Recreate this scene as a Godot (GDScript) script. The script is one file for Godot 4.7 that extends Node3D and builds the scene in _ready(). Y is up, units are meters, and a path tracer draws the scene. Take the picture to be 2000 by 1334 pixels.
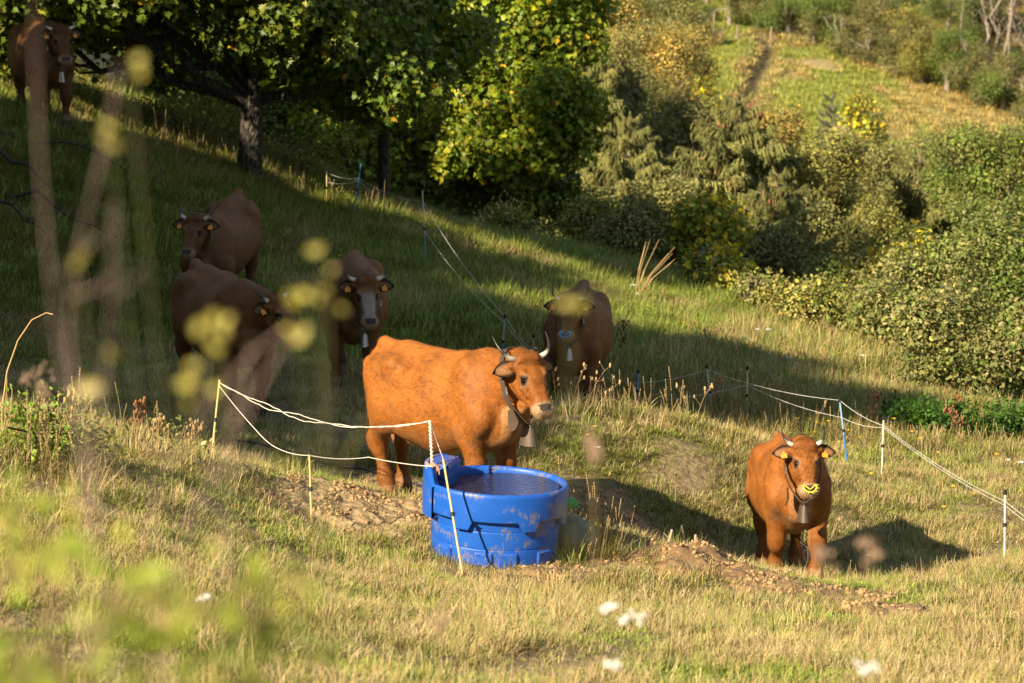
extends Node3D

# Camera: 105 mm lens at f/4, six metres above the water tub, pointing 11.3 degrees down the pasture.
const FPX := 5836.0
const PITCH := 0.19722
const HC := 6.0
const TO_SUN := Vector3(-0.573, 0.515, 0.637)

var rng := RandomNumberGenerator.new()
var noise := FastNoiseLite.new()
var noise2 := FastNoiseLite.new()
var taken := {}
var M := {}
var G := {}


# ---------------------------------------------------------------- mesh collector
class MB:
	var v := PackedVector3Array()
	var n := PackedVector3Array()
	var c := PackedColorArray()
	var uv := PackedVector2Array()
	var ix := PackedInt32Array()

	func vert(p: Vector3, nn: Vector3, col := Color.WHITE, t := Vector2.ZERO) -> int:
		v.append(p)
		n.append(nn)
		c.append(col)
		uv.append(t)
		return v.size() - 1

	func tri(a: int, b: int, d: int) -> void:
		ix.append(a)
		ix.append(b)
		ix.append(d)

	func face(a: Vector3, b: Vector3, d: Vector3, col := Color.WHITE) -> void:
		var nn := (d - a).cross(b - a).normalized()
		tri(vert(a, nn, col), vert(b, nn, col), vert(d, nn, col))

	func quad(a: Vector3, b: Vector3, d: Vector3, e: Vector3, col := Color.WHITE) -> void:
		var nn := (d - a).cross(b - a).normalized()
		var i := vert(a, nn, col, Vector2(0, 0))
		vert(b, nn, col, Vector2(1, 0))
		vert(d, nn, col, Vector2(1, 1))
		vert(e, nn, col, Vector2(0, 1))
		tri(i, i + 1, i + 2)
		tri(i, i + 2, i + 3)

	# box given by its centre, half sizes and basis, edges chamfered by b
	func box(o: Vector3, h: Vector3, bs := Basis(), b := 0.0, col := Color.WHITE) -> void:
		if b <= 0.0:
			b = minf(h.x, minf(h.y, h.z)) * 0.15
		var k := h - Vector3(b, b, b)
		for ax in 3:
			for s in [-1.0, 1.0]:
				var q := []
				for e in [[-1, -1], [1, -1], [1, 1], [-1, 1]]:
					var p := Vector3()
					p[ax] = h[ax] * s
					p[(ax + 1) % 3] = k[(ax + 1) % 3] * e[0]
					p[(ax + 2) % 3] = k[(ax + 2) % 3] * e[1]
					q.append(o + bs * p)
				if s > 0:
					quad(q[0], q[3], q[2], q[1], col)
				else:
					quad(q[0], q[1], q[2], q[3], col)
		for ax in 3:
			var a1 := (ax + 1) % 3
			var a2 := (ax + 2) % 3
			for s1 in [-1.0, 1.0]:
				for s2 in [-1.0, 1.0]:
					var p := [Vector3(), Vector3(), Vector3(), Vector3()]
					for j in 4:
						p[j][ax] = k[ax] * (1.0 if j == 1 or j == 2 else -1.0)
						p[j][a1] = (h[a1] if j < 2 else k[a1]) * s1
						p[j][a2] = (k[a2] if j < 2 else h[a2]) * s2
					var w := [o + bs * p[0], o + bs * p[1], o + bs * p[2], o + bs * p[3]]
					quad(w[0], w[1], w[2], w[3], col)

	func tube(pts: Array, rad: Array, sides := 6, cols: Array = [], cap := true, flat := 1.0) -> void:
		var m := pts.size()
		var t0: Vector3 = (pts[1] - pts[0]).normalized()
		var side := t0.cross(Vector3.UP)
		if side.length() < 0.05:
			side = t0.cross(Vector3.RIGHT)
		side = side.normalized()
		var first := v.size()
		var along := 0.0
		for i in m:
			var t: Vector3 = (pts[mini(i + 1, m - 1)] - pts[maxi(i - 1, 0)]).normalized()
			side = (side - t * side.dot(t)).normalized()
			var up := side.cross(t)
			if i > 0:
				along += pts[i].distance_to(pts[i - 1])
			var col: Color = cols[i] if cols.size() > i else (cols[0] if cols.size() else Color.WHITE)
			for j in sides + 1:
				var a := TAU * j / sides
				var d := side * cos(a) + up * sin(a) * flat
				vert(pts[i] + d * rad[i], d.normalized(), col, Vector2(float(j) / sides, along))
		for i in m - 1:
			for j in sides:
				var a := first + i * (sides + 1) + j
				var b := a + sides + 1
				tri(a, a + 1, b)
				tri(a + 1, b + 1, b)
		if cap:
			for e in [0, m - 1]:
				var col: Color = cols[e] if cols.size() > e else (cols[0] if cols.size() else Color.WHITE)
				var dir: Vector3 = t0 * -1.0 if e == 0 else (pts[m - 1] - pts[m - 2]).normalized()
				var cc := vert(pts[e] + dir * rad[e] * 0.3, dir, col)
				for j in sides:
					var a: int = first + e * (sides + 1) + j
					if e == 0:
						tri(cc, a + 1, a)
					else:
						tri(cc, a, a + 1)

	func ball(o: Vector3, r: Vector3, bs := Basis(), seg := 8, ring := 6, col := Color.WHITE) -> void:
		var first := v.size()
		for i in ring + 1:
			var th := PI * i / ring
			for j in seg + 1:
				var ph := TAU * j / seg
				var d := Vector3(sin(th) * cos(ph), cos(th), sin(th) * sin(ph))
				vert(o + bs * (d * r), (bs * (d / r)).normalized(), col, Vector2(float(j) / seg, float(i) / ring))
		for i in ring:
			for j in seg:
				var a := first + i * (seg + 1) + j
				var b := a + seg + 1
				tri(a, a + 1, b)
				tri(a + 1, b + 1, b)

	func mesh() -> ArrayMesh:
		# every face turned to the side its normals point to
		for t in range(0, ix.size(), 3):
			var a := ix[t]
			var b := ix[t + 1]
			var d := ix[t + 2]
			if (v[d] - v[a]).cross(v[b] - v[a]).dot(n[a] + n[b] + n[d]) < 0.0:
				ix[t + 1] = d
				ix[t + 2] = b
		var a := []
		a.resize(Mesh.ARRAY_MAX)
		a[Mesh.ARRAY_VERTEX] = v
		a[Mesh.ARRAY_NORMAL] = n
		a[Mesh.ARRAY_COLOR] = c
		a[Mesh.ARRAY_TEX_UV] = uv
		a[Mesh.ARRAY_INDEX] = ix
		var m := ArrayMesh.new()
		m.add_surface_from_arrays(Mesh.PRIMITIVE_TRIANGLES, a)
		return m


# ---------------------------------------------------------------- distance field for bodies
class Field:
	var lo: Vector3
	var h: float
	var nx: int
	var ny: int
	var nz: int
	var k: float
	var f := PackedFloat32Array()

	func _init(a: Vector3, b: Vector3, cell: float, smooth: float) -> void:
		lo = a
		h = cell
		k = smooth
		nx = int(ceil((b.x - a.x) / h)) + 1
		ny = int(ceil((b.y - a.y) / h)) + 1
		nz = int(ceil((b.z - a.z) / h)) + 1
		f.resize(nx * ny * nz)

	func cap(a: Vector3, b: Vector3, ra: float, rb: float, sz := 1.0) -> void:
		var reach := maxf(ra, rb) + 3.5 * k
		var mn := Vector3(minf(a.x, b.x) - reach, minf(a.y, b.y) - reach, minf(a.z, b.z) - reach * maxf(sz, 0.3)) - lo
		var mx := Vector3(maxf(a.x, b.x) + reach, maxf(a.y, b.y) + reach, maxf(a.z, b.z) + reach * maxf(sz, 0.3)) - lo
		var i0 := maxi(0, int(mn.x / h))
		var j0 := maxi(0, int(mn.y / h))
		var k0 := maxi(0, int(mn.z / h))
		var i1 := mini(nx - 1, int(mx.x / h) + 1)
		var j1 := mini(ny - 1, int(mx.y / h) + 1)
		var k1 := mini(nz - 1, int(mx.z / h) + 1)
		var aa := Vector3(a.x, a.y, a.z / sz)
		var ab := Vector3(b.x, b.y, b.z / sz) - aa
		var inv := 1.0 / maxf(ab.length_squared(), 1e-8)
		var far := 3.5 * k
		var ik := 1.0 / k
		var dr := rb - ra
		for q in range(k0, k1 + 1):
			var pz := (lo.z + q * h) / sz
			for j in range(j0, j1 + 1):
				var row := (q * ny + j) * nx
				var py := lo.y + j * h
				for i in range(i0, i1 + 1):
					var p := Vector3(lo.x + i * h, py, pz) - aa
					var t := clampf(p.dot(ab) * inv, 0.0, 1.0)
					var d := (p - ab * t).length() - ra - dr * t
					if d < far:
						f[row + i] += exp(minf(-d * ik, 14.0))

	func close() -> void:
		for i in f.size():
			f[i] = -k * log(f[i]) if f[i] > 1e-6 else 1.0

	func carve(a: Vector3, r: float) -> void:
		var mn := (a - Vector3(r, r, r) - lo) / h
		var mx := (a + Vector3(r, r, r) - lo) / h
		for q in range(maxi(0, int(mn.z)), mini(nz - 1, int(mx.z) + 1) + 1):
			for j in range(maxi(0, int(mn.y)), mini(ny - 1, int(mx.y) + 1) + 1):
				for i in range(maxi(0, int(mn.x)), mini(nx - 1, int(mx.x) + 1) + 1):
					var at := (q * ny + j) * nx + i
					f[at] = maxf(f[at], r - (lo + Vector3(i, j, q) * h).distance_to(a))

	# surface nets; returns [vertices, normals, indices]
	func net() -> Array:
		var v := PackedVector3Array()
		var ix := PackedInt32Array()
		var id := PackedInt32Array()
		id.resize(f.size())
		var sy := nx
		var sz := nx * ny
		var cut := 3.0 * h
		var off := [0, 1, sy, sy + 1, sz, sz + 1, sz + sy, sz + sy + 1]
		var edges := [0, 1, 2, 3, 4, 5, 6, 7, 0, 2, 1, 3, 4, 6, 5, 7, 0, 4, 1, 5, 2, 6, 3, 7]
		for q in nz - 1:
			for j in ny - 1:
				var row := (q * ny + j) * nx
				for i in nx - 1:
					var at := row + i
					if absf(f[at]) > cut:
						continue
					var mask := 0
					for e in 8:
						if f[at + off[e]] < 0.0:
							mask |= 1 << e
					if mask == 0 or mask == 255:
						continue
					var sum := Vector3()
					var cnt := 0
					for e in 12:
						var e0: int = edges[e * 2]
						var e1: int = edges[e * 2 + 1]
						var fa := f[at + off[e0]]
						var fb := f[at + off[e1]]
						if (fa < 0.0) != (fb < 0.0):
							var t := fa / (fa - fb)
							var pa := Vector3(e0 & 1, (e0 >> 1) & 1, (e0 >> 2) & 1)
							var pb := Vector3(e1 & 1, (e1 >> 1) & 1, (e1 >> 2) & 1)
							sum += pa.lerp(pb, t)
							cnt += 1
					v.append(lo + (Vector3(i, j, q) + sum / cnt) * h)
					id[at] = v.size()
					# quads on the three edges that meet at this cell's low corner
					var s0 := f[at] < 0.0
					if i > 0 and j > 0 and q > 0:
						if s0 != (f[at + 1] < 0.0):
							quad(ix, id[at - sy - sz], id[at - sz], id[at], id[at - sy], s0)
						if s0 != (f[at + sy] < 0.0):
							quad(ix, id[at - 1 - sz], id[at - 1], id[at], id[at - sz], s0)
						if s0 != (f[at + sz] < 0.0):
							quad(ix, id[at - 1 - sy], id[at - sy], id[at], id[at - 1], s0)
		var n := PackedVector3Array()
		n.resize(v.size())
		for t in range(0, ix.size(), 3):
			var g := (v[ix[t + 2]] - v[ix[t]]).cross(v[ix[t + 1]] - v[ix[t]])
			n[ix[t]] += g
			n[ix[t + 1]] += g
			n[ix[t + 2]] += g
		for i in n.size():
			n[i] = n[i].normalized()
		return [v, n, ix]

	func quad(ix: PackedInt32Array, a: int, b: int, c: int, d: int, flip: bool) -> void:
		if a == 0 or b == 0 or c == 0 or d == 0:
			return
		for w in ([a, c, b, a, d, c] if flip else [a, b, c, a, c, d]):
			ix.append(w - 1)


# ---------------------------------------------------------------- naming and placing
func numbered(called: String) -> String:
	var k: int = taken.get(called, 0)
	taken[called] = k + 1
	return called if k == 0 else "%s_%03d" % [called, k]


func tag(o: Node, label := "", category := "", group := "", kind := "") -> Node:
	if label:
		o.set_meta("label", label)
	if category:
		o.set_meta("category", category)
	if group:
		o.set_meta("group", group)
	if kind:
		o.set_meta("kind", kind)
	return o


func base(called: String, where: Vector3, label: String, category: String, group := "", turn := 0.0) -> Node3D:
	var o := Node3D.new()
	o.name = numbered(called)
	add_child(o)
	o.position = where
	o.rotation.y = turn
	tag(o, label, category, group)
	return o


func put(mb: MB, called: String, mat: Material, parent: Node = null) -> MeshInstance3D:
	return put_mesh(mb.mesh(), called, mat, parent)


func put_mesh(m: Mesh, called: String, mat: Material, parent: Node = null) -> MeshInstance3D:
	var o := MeshInstance3D.new()
	o.mesh = m
	o.material_override = mat
	if parent:
		o.name = called
		parent.add_child(o, true)
	else:
		o.name = numbered(called)
		add_child(o)
	return o


func many(m: Mesh, called: String, mat: Material, where: Array, cols: Array, parent: Node = null) -> MultiMeshInstance3D:
	var mm := MultiMesh.new()
	mm.transform_format = MultiMesh.TRANSFORM_3D
	mm.use_colors = true
	mm.mesh = m
	mm.instance_count = where.size()
	for i in where.size():
		mm.set_instance_transform(i, where[i])
		mm.set_instance_color(i, cols[i])
	var o := MultiMeshInstance3D.new()
	o.multimesh = mm
	o.material_override = mat
	if parent:
		o.name = called
		parent.add_child(o, true)
	else:
		o.name = numbered(called)
		add_child(o)
	o.set_meta("kind", "stuff")
	return o


func at(px: float, py: float, d: float) -> Vector3:
	var u := (px - 1000.0) / FPX
	var w := (667.0 - py) / FPX
	return Vector3(u * d, HC + (w * cos(PITCH) - sin(PITCH)) * d, -(cos(PITCH) + w * sin(PITCH)) * d)


# where the sight line through a point of the picture meets the ground
func hit(px: float, py: float, near := 8.0) -> Vector3:
	var d := near
	while d < 70.0:
		var p := at(px, py, d)
		if p.y < gy(p.x, p.z):
			return Vector3(p.x, gy(p.x, p.z), p.z)
		d += 0.05
	return at(px, py, 70.0)


# the same on the far slopes
func far_hit(px: float, py: float) -> Vector3:
	var d := 95.0
	while d < 260.0:
		var p := at(px, py, d)
		if p.y < land(p.x, p.z):
			return Vector3(p.x, land(p.x, p.z), p.z)
		d += 0.25
	return at(px, py, 260.0)


func on(p: Vector3, sink := 0.0) -> Vector3:
	return Vector3(p.x, gy(p.x, p.z) - sink, p.z)


func rnd(a: float, b: float) -> float:
	return rng.randf_range(a, b)


func lin(r: float, g: float, b: float) -> Color:
	return Color(r, g, b)


func mat(called: String, col: Color, rough := 0.8, vertex := false) -> StandardMaterial3D:
	var m := StandardMaterial3D.new()
	m.resource_name = called
	m.albedo_color = col.linear_to_srgb()
	m.roughness = rough
	m.vertex_color_use_as_albedo = vertex
	M[called] = m
	return m


func noise_tex(freq: float, lo: Color, hi: Color, size := 512, octaves := 4, normal := 0.0, sd := 1, mid := -1.0) -> NoiseTexture2D:
	var f := FastNoiseLite.new()
	f.seed = sd
	f.noise_type = FastNoiseLite.TYPE_SIMPLEX_SMOOTH
	f.frequency = freq
	f.fractal_octaves = octaves
	var t := NoiseTexture2D.new()
	t.width = size
	t.height = size
	t.seamless = true
	t.noise = f
	if normal > 0.0:
		t.as_normal_map = true
		t.bump_strength = normal
	else:
		var g := Gradient.new()
		g.set_color(0, lo)
		g.set_color(1, hi)
		if mid >= 0.0:
			g.set_offset(0, mid - 0.12)
			g.set_offset(1, mid + 0.12)
		t.color_ramp = g
	return t


# ---------------------------------------------------------------- the lie of the land
var rp: PackedVector3Array = []
var rw: PackedFloat64Array = []
const RC := 0.9
const GX0 := -30.0
const GZ0 := -64.0
const GS := 0.5
const GNX := 121
const GNZ := 149
var grid := PackedFloat32Array()


func land_points() -> void:
	# picture column, picture row, distance of ground that shows there (metres)
	for q in [
		[965, 1105, 22.4], [1570, 1140, 24.4], [1550, 1118, 26.0], [770, 975, 25.2], [960, 1000, 23.8], [1100, 812, 28.0], [1400, 838, 29.2],
		[1125, 830, 31.0], [1300, 768, 33.5], [1700, 775, 36.0], [1280, 600, 42.0], [1100, 485, 46.0], [900, 455, 46.0],
		[1990, 832, 35.5], [1990, 1100, 24.6], [1990, 960, 29.4], [110, 255, 37.0], [0, 212, 39.0], [0, 480, 33.5], [0, 700, 30.0],
		[430, 682, 32.0], [500, 850, 27.5], [700, 770, 29.5], [200, 885, 21.4], [0, 872, 20.4], [412, 900, 23.4], [605, 1035, 22.3],
		[1000, 1334, 15.0], [0, 1334, 13.0], [2000, 1334, 17.0], [500, 1100, 19.0], [1500, 1220, 20.5], [1000, 1180, 19.6],
		[485, 356, 41.0], [750, 396, 44.5], [300, 240, 43.5], [620, 345, 45.5], [1725, 932, 29.6], [1655, 908, 30.4], [1330, 1095, 23.2],
		[1550, 278, 124.0], [1400, 70, 142.0], [2000, 270, 124.0], [1700, 160, 134.0], [1500, 75, 142.0], [1750, 245, 126.0], [2000, 228, 132.0],
		[1850, 810, 37.5], [1600, 700, 40.0], [700, 560, 36.0], [900, 620, 34.0], [330, 420, 36.0]]:
		rp.append(at(q[0], q[1], q[2]))
	for q in [
		[0, 4.4, 0], [-8, 5.0, 0], [8, 3.6, 0], [0, 2.95, -7], [-8, 3.6, -8], [8, 2.1, -8], [-10, 2.2, -20], [-12, 2.0, -28], [-13, 2.8, -37],
		[10, -0.9, -22], [13, -2.6, -32], [10, -3.2, -42], [-14, 2.6, -50], [-8, 0.6, -52], [-2, -3.2, -54], [4, -5.2, -56], [14, -6.0, -55],
		[2, -9.0, -68], [14, -9.5, -68], [30, -7.0, -60], [0, -12.0, -85], [12, -12.5, -88], [28, -12, -88], [12, -12.0, -105], [26, -12.2, -105],
		[-20, 2.0, -70], [-30, 6.0, -60], [-40, 10.0, -90], [-25, 0.0, -110], [-10, -7.0, -120], [-6, -5.0, -150], [-20, 2.0, -170],
		[15, -5.0, -170], [30, -6.0, -160], [40, -9.0, -130], [60, -8.0, -110], [50, -8.0, -80], [0, 6.0, -220], [40, 4.0, -220],
		[90, 2.0, -180], [-60, 14.0, -180], [20, 30.0, -330], [-90, 34.0, -330], [130, 30.0, -320], [120, -6.0, -90], [40, -6.0, -30],
		[40, 0.0, 20], [-40, 10.0, -20], [-40, 10.0, 20], [-100, 20.0, -100], [200, 10.0, -200], [-200, 30.0, -100], [0, 6.0, 30]]:
		rp.append(Vector3(q[0], q[1], q[2]))
	var n := rp.size()
	var w := n + 3
	var a := []
	for i in w:
		var row := PackedFloat64Array()
		row.resize(w + 1)
		if i < n:
			for j in n:
				var dx := rp[i].x - rp[j].x
				var dz := rp[i].z - rp[j].z
				row[j] = -sqrt(dx * dx + dz * dz + RC * RC)
			row[i] += -0.02
			row[n] = 1.0
			row[n + 1] = rp[i].x
			row[n + 2] = rp[i].z
			row[w] = rp[i].y
		else:
			for j in n:
				row[j] = 1.0 if i == n else (rp[j].x if i == n + 1 else rp[j].z)
		a.append(row)
	for i in w:
		var best := i
		for r in range(i + 1, w):
			if absf(a[r][i]) > absf(a[best][i]):
				best = r
		var keep: PackedFloat64Array = a[best]
		a[best] = a[i]
		a[i] = keep
		for r in range(i + 1, w):
			var row: PackedFloat64Array = a[r]
			var m := row[i] / keep[i]
			if m != 0.0:
				for c in range(i, w + 1):
					row[c] -= m * keep[c]
				a[r] = row
	rw.resize(w)
	for i in range(w - 1, -1, -1):
		var row: PackedFloat64Array = a[i]
		var s := row[w]
		for c in range(i + 1, w):
			s -= row[c] * rw[c]
		rw[i] = s / row[i]
	grid.resize(GNX * GNZ)
	for j in GNZ:
		for i in GNX:
			grid[j * GNX + i] = land(GX0 + i * GS, GZ0 + j * GS)
	for i in range(rp.size()):
		if absf(land(rp[i].x, rp[i].z) - rp[i].y) > 0.05:
			print(i, rp[i], land(rp[i].x, rp[i].z))


func land(x: float, z: float) -> float:
	var n := rp.size()
	var s := rw[n] + rw[n + 1] * x + rw[n + 2] * z
	for i in n:
		var dx := x - rp[i].x
		var dz := z - rp[i].z
		s -= rw[i] * sqrt(dx * dx + dz * dz + RC * RC)
	return s


func gy(x: float, z: float) -> float:
	var fx := (x - GX0) / GS
	var fz := (z - GZ0) / GS
	if fx < 0.0 or fz < 0.0 or fx >= GNX - 1.001 or fz >= GNZ - 1.001:
		return land(x, z)
	var i := int(fx)
	var j := int(fz)
	fx -= i
	fz -= j
	var k := j * GNX + i
	var y := lerpf(lerpf(grid[k], grid[k + 1], fx), lerpf(grid[k + GNX], grid[k + GNX + 1], fx), fz)
	return y + noise.get_noise_2d(x * 6.0, z * 6.0) * 0.09 + noise.get_noise_2d(x * 30.0 + 50.0, z * 30.0) * 0.035


# ---------------------------------------------------------------- ground sheets
var soil := []   # bare soil: [centre, half length along x, half length along z, height of mound]


func bare(x: float, z: float) -> float:
	var s := 0.0
	for q in soil:
		var dx: float = (x - q[0].x) / q[1]
		var dz: float = (z - q[0].z) / q[2]
		var r := sqrt(dx * dx + dz * dz) + noise.get_noise_2d(x * 40.0, z * 40.0) * 0.45
		s = maxf(s, clampf((1.15 - r) / 0.4, 0.0, 1.0))
	return s


func mound(x: float, z: float) -> float:
	var s := 0.0
	for q in soil:
		var dx: float = (x - q[0].x) / q[1]
		var dz: float = (z - q[0].z) / q[2]
		var r := dx * dx + dz * dz
		if r < 1.4:
			s += q[3] * (1.0 - r / 1.4) * (0.75 + 0.8 * noise.get_noise_2d(x * 30.0, z * 30.0) + 0.22 * noise2.get_noise_2d(x * 110.0, z * 110.0))
	return s


func sheet(x0: float, x1: float, z0: float, z1: float, step: float, height: Callable, tint: Callable) -> ArrayMesh:
	var mb := MB.new()
	var nx := int(round((x1 - x0) / step)) + 1
	var nz := int(round((z1 - z0) / step)) + 1
	var hs := PackedFloat32Array()
	for j in nz:
		for i in nx:
			hs.append(height.call(x0 + i * step, z0 + j * step))
	for j in nz:
		for i in nx:
			var x := x0 + i * step
			var z := z0 + j * step
			var k := j * nx + i
			var gx := hs[k + (1 if i < nx - 1 else 0)] - hs[k - (1 if i > 0 else 0)]
			var gz := hs[k + (nx if j < nz - 1 else 0)] - hs[k - (nx if j > 0 else 0)]
			mb.vert(Vector3(x, hs[k], z), Vector3(-gx, 2.0 * step, -gz).normalized(), tint.call(x, z), Vector2(x, z))
	for j in nz - 1:
		for i in nx - 1:
			var k := j * nx + i
			mb.tri(k, k + 1, k + nx)
			mb.tri(k + 1, k + nx + 1, k + nx)
	return mb.mesh()


func near_height(x: float, z: float) -> float:
	return gy(x, z)


# lumpy bare soil, a finer sheet that shows only where no turf grows
func soil_height(x: float, z: float) -> float:
	var b := bare(x, z)
	return gy(x, z) + lerpf(-0.10, 0.012, smoothstep(0.02, 0.35, b)) + mound(x, z) * smoothstep(0.0, 0.5, b) + b * (0.03 * noise2.get_noise_2d(x * 100.0, z * 100.0) + 0.022 * absf(noise.get_noise_2d(x * 260.0, z * 260.0)))


func soil_tint(x: float, z: float) -> Color:
	var k := noise2.get_noise_2d(x * 60.0, z * 60.0) + 0.5 * noise.get_noise_2d(x * 200.0, z * 200.0)
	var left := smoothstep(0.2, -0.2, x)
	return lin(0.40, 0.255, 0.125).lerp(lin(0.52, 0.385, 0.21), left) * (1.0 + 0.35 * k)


func near_tint(x: float, z: float) -> Color:
	var b := bare(x, z) if absf(x) < 8.0 and z < -17.0 and z > -40.0 else 0.0
	var k := noise.get_noise_2d(x * 9.0 + 300.0, z * 9.0) * 0.5 + 0.5
	var g := lin(0.26, 0.20, 0.085).lerp(lin(0.11, 0.13, 0.035), k)
	g = g.lerp(lin(0.42, 0.31, 0.16), smoothstep(0.12, 0.38, noise2.get_noise_2d(x * 13.0 + 700.0, z * 13.0)) * clampf((31.0 + z) / 3.0, 0.0, 1.0) * 0.8)
	return g.lerp(lin(0.40, 0.275, 0.14), b)


func far_height(x: float, z: float) -> float:
	var inside := minf(minf(x + 26.0, 22.0 - x), minf(z + 58.0, 8.0 - z))
	var y := land(x, z) - clampf(inside * 0.5, 0.0, 1.2)
	var im := minf(minf(x - 5.0, 33.0 - x), minf(z + 157.0, -113.0 - z))
	return y - clampf(im * 0.4, 0.0, 0.5)


func far_tint(x: float, z: float) -> Color:
	var k := noise.get_noise_2d(x * 1.3, z * 1.3) * 0.5 + 0.5
	return lin(0.09, 0.085, 0.03).lerp(lin(0.05, 0.06, 0.018), k)


var rill := []


func rill_at(x: float, z: float) -> float:
	var best := 9.0
	for i in rill.size() - 1:
		var a: Vector3 = rill[i]
		var b: Vector3 = rill[i + 1]
		var q := Geometry2D.get_closest_point_to_segment(Vector2(x, z), Vector2(a.x, a.z), Vector2(b.x, b.z))
		best = minf(best, q.distance_to(Vector2(x, z)))
	return best


func meadow_height(x: float, z: float) -> float:
	var r := rill_at(x, z)
	var edge := minf(minf(x - 4.0, 34.0 - x), minf(z + 158.0, -112.0 - z))
	return land(x, z) - 0.35 * exp(-r * r / 0.12) + 0.12 * exp(-(r - 0.8) * (r - 0.8) / 0.12) + noise.get_noise_2d(x * 5.0, z * 5.0) * 0.15 - (0.25 if edge < 0.1 else 0.0)


func meadow_tint(x: float, z: float) -> Color:
	var r := rill_at(x, z)
	var k := noise.get_noise_2d(x * 3.0, z * 3.0)
	var m := noise2.get_noise_2d(x * 4.0 + 90.0, z * 4.0)
	var dry := clampf((x - 14.5 + k * 4.0) / 4.0, 0.0, 1.0)
	var g := lin(0.33, 0.39, 0.06).lerp(lin(0.54, 0.41, 0.14), dry)
	g = g.lerp(lin(0.46, 0.40, 0.11), clampf(m * 1.5, 0.0, 0.6))
	var worn := clampf(1.6 - absf(x - 13.6 - (z + 134.0) * 0.10 + k * 2.0) * 0.9, 0.0, 1.0) * clampf(m * 3.0 + 0.6, 0.0, 1.0)
	g = g.lerp(lin(0.60, 0.45, 0.23), worn)
	g = g.lerp(lin(0.30, 0.22, 0.11), exp(-(r - 0.5) * (r - 0.5) / 0.5) * 0.6)
	return g.lerp(lin(0.10, 0.06, 0.035), exp(-r * r / 0.10))


func build_land() -> void:
	soil = [[hit(715, 1000), 0.62, 0.75, 0.02], [hit(790, 965), 0.5, 0.7, 0.02], [hit(640, 960), 0.45, 0.5, 0.0],
		[hit(1240, 1075), 0.42, 0.6, 0.07], [hit(1340, 1105), 0.42, 0.55, 0.09], [hit(1440, 1125), 0.45, 0.55, 0.08], [hit(1540, 1155), 0.4, 0.4, 0.04],
		[hit(1170, 1085), 0.5, 0.6, -0.05], [hit(1720, 1195), 0.35, 0.3, 0.05], [hit(1190, 1010), 0.5, 0.7, 0.0], [hit(1640, 1165), 0.5, 0.35, 0.02], [hit(1100, 1120), 0.35, 0.3, 0.0], [hit(600, 1000), 0.5, 0.6, 0.0]]
	var earth := mat("pasture_earth", Color.WHITE, 0.95, true)
	earth.albedo_texture = noise_tex(0.02, Color(0.62, 0.6, 0.56), Color(1, 1, 1), 512, 6, 0.0, 4)
	earth.uv1_triplanar = true
	earth.uv1_world_triplanar = true
	earth.uv1_scale = Vector3(0.7, 0.7, 0.7)
	earth.heightmap_enabled = true
	earth.heightmap_texture = noise_tex(0.03, Color.BLACK, Color.WHITE, 512, 6, 0.0, 5)
	earth.heightmap_scale = 2.5
	tag(put_mesh(sheet(-26.0, 22.0, -58.0, 8.0, 0.2, near_height, near_tint), "pasture_ground", earth), "dry grassy pasture hillside under the cows", "ground", "", "structure")
	tag(put_mesh(sheet(-220.0, 260.0, -420.0, 60.0, 4.0, far_height, far_tint), "valley_ground", earth), "wooded valley floor and far slopes behind the pasture", "ground", "", "structure")
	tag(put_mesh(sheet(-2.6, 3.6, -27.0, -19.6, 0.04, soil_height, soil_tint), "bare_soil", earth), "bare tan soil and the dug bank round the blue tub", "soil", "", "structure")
	rill = [at(1492, 70, 142.0), at(1500, 100, 139.5), at(1478, 150, 135.0), at(1455, 205, 129.5), at(1440, 240, 126.0)]
	for i in rill.size():
		rill[i].y = 0.0
	var far_earth := mat("meadow_turf", Color.WHITE, 0.95, true)
	far_earth.albedo_texture = noise_tex(0.05, Color(0.55, 0.58, 0.5), Color(1, 1, 1), 512, 5, 0.0, 6)
	far_earth.uv1_triplanar = true
	far_earth.uv1_world_triplanar = true
	far_earth.uv1_scale = Vector3(0.16, 0.16, 0.16)
	far_earth.heightmap_enabled = true
	far_earth.heightmap_texture = noise_tex(0.06, Color.BLACK, Color.WHITE, 512, 5, 0.0, 7)
	far_earth.heightmap_scale = 5.0
	tag(put_mesh(sheet(4.0, 34.0, -158.0, -112.0, 0.4, meadow_height, meadow_tint), "far_meadow", far_earth), "sunlit green and tan meadow on the hill beyond the trees", "meadow", "", "structure")


# ---------------------------------------------------------------- grass
func blade(mb: MB, p: Vector3, az: float, ln: float, w: float, bend: float, stand: float, col: Color, tip: Color) -> void:
	var out := Vector3(cos(az), 0, sin(az))
	var side := Vector3(-sin(az), 0, cos(az)) * w * 0.5
	var pts := [p]
	var ang := stand
	for i in 3:
		pts.append(pts[i] + (out * cos(ang) + Vector3.UP * sin(ang)) * ln / 3.0)
		ang -= bend
	var nn := (Vector3.UP * 0.8 - out * 0.5).normalized()
	var first := mb.v.size()
	for i in 3:
		var s: Vector3 = side * [0.8, 1.0, 0.7][i]
		var c := col.lerp(tip, i / 3.0)
		mb.vert(pts[i] - s, (nn - side * 60.0).normalized(), c)
		mb.vert(pts[i] + s, (nn + side * 60.0).normalized(), c)
	mb.vert(pts[3], nn, tip)
	for i in 2:
		var a := first + i * 2
		mb.tri(a, a + 1, a + 2)
		mb.tri(a + 1, a + 3, a + 2)
	mb.tri(first + 4, first + 5, first + 6)


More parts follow.
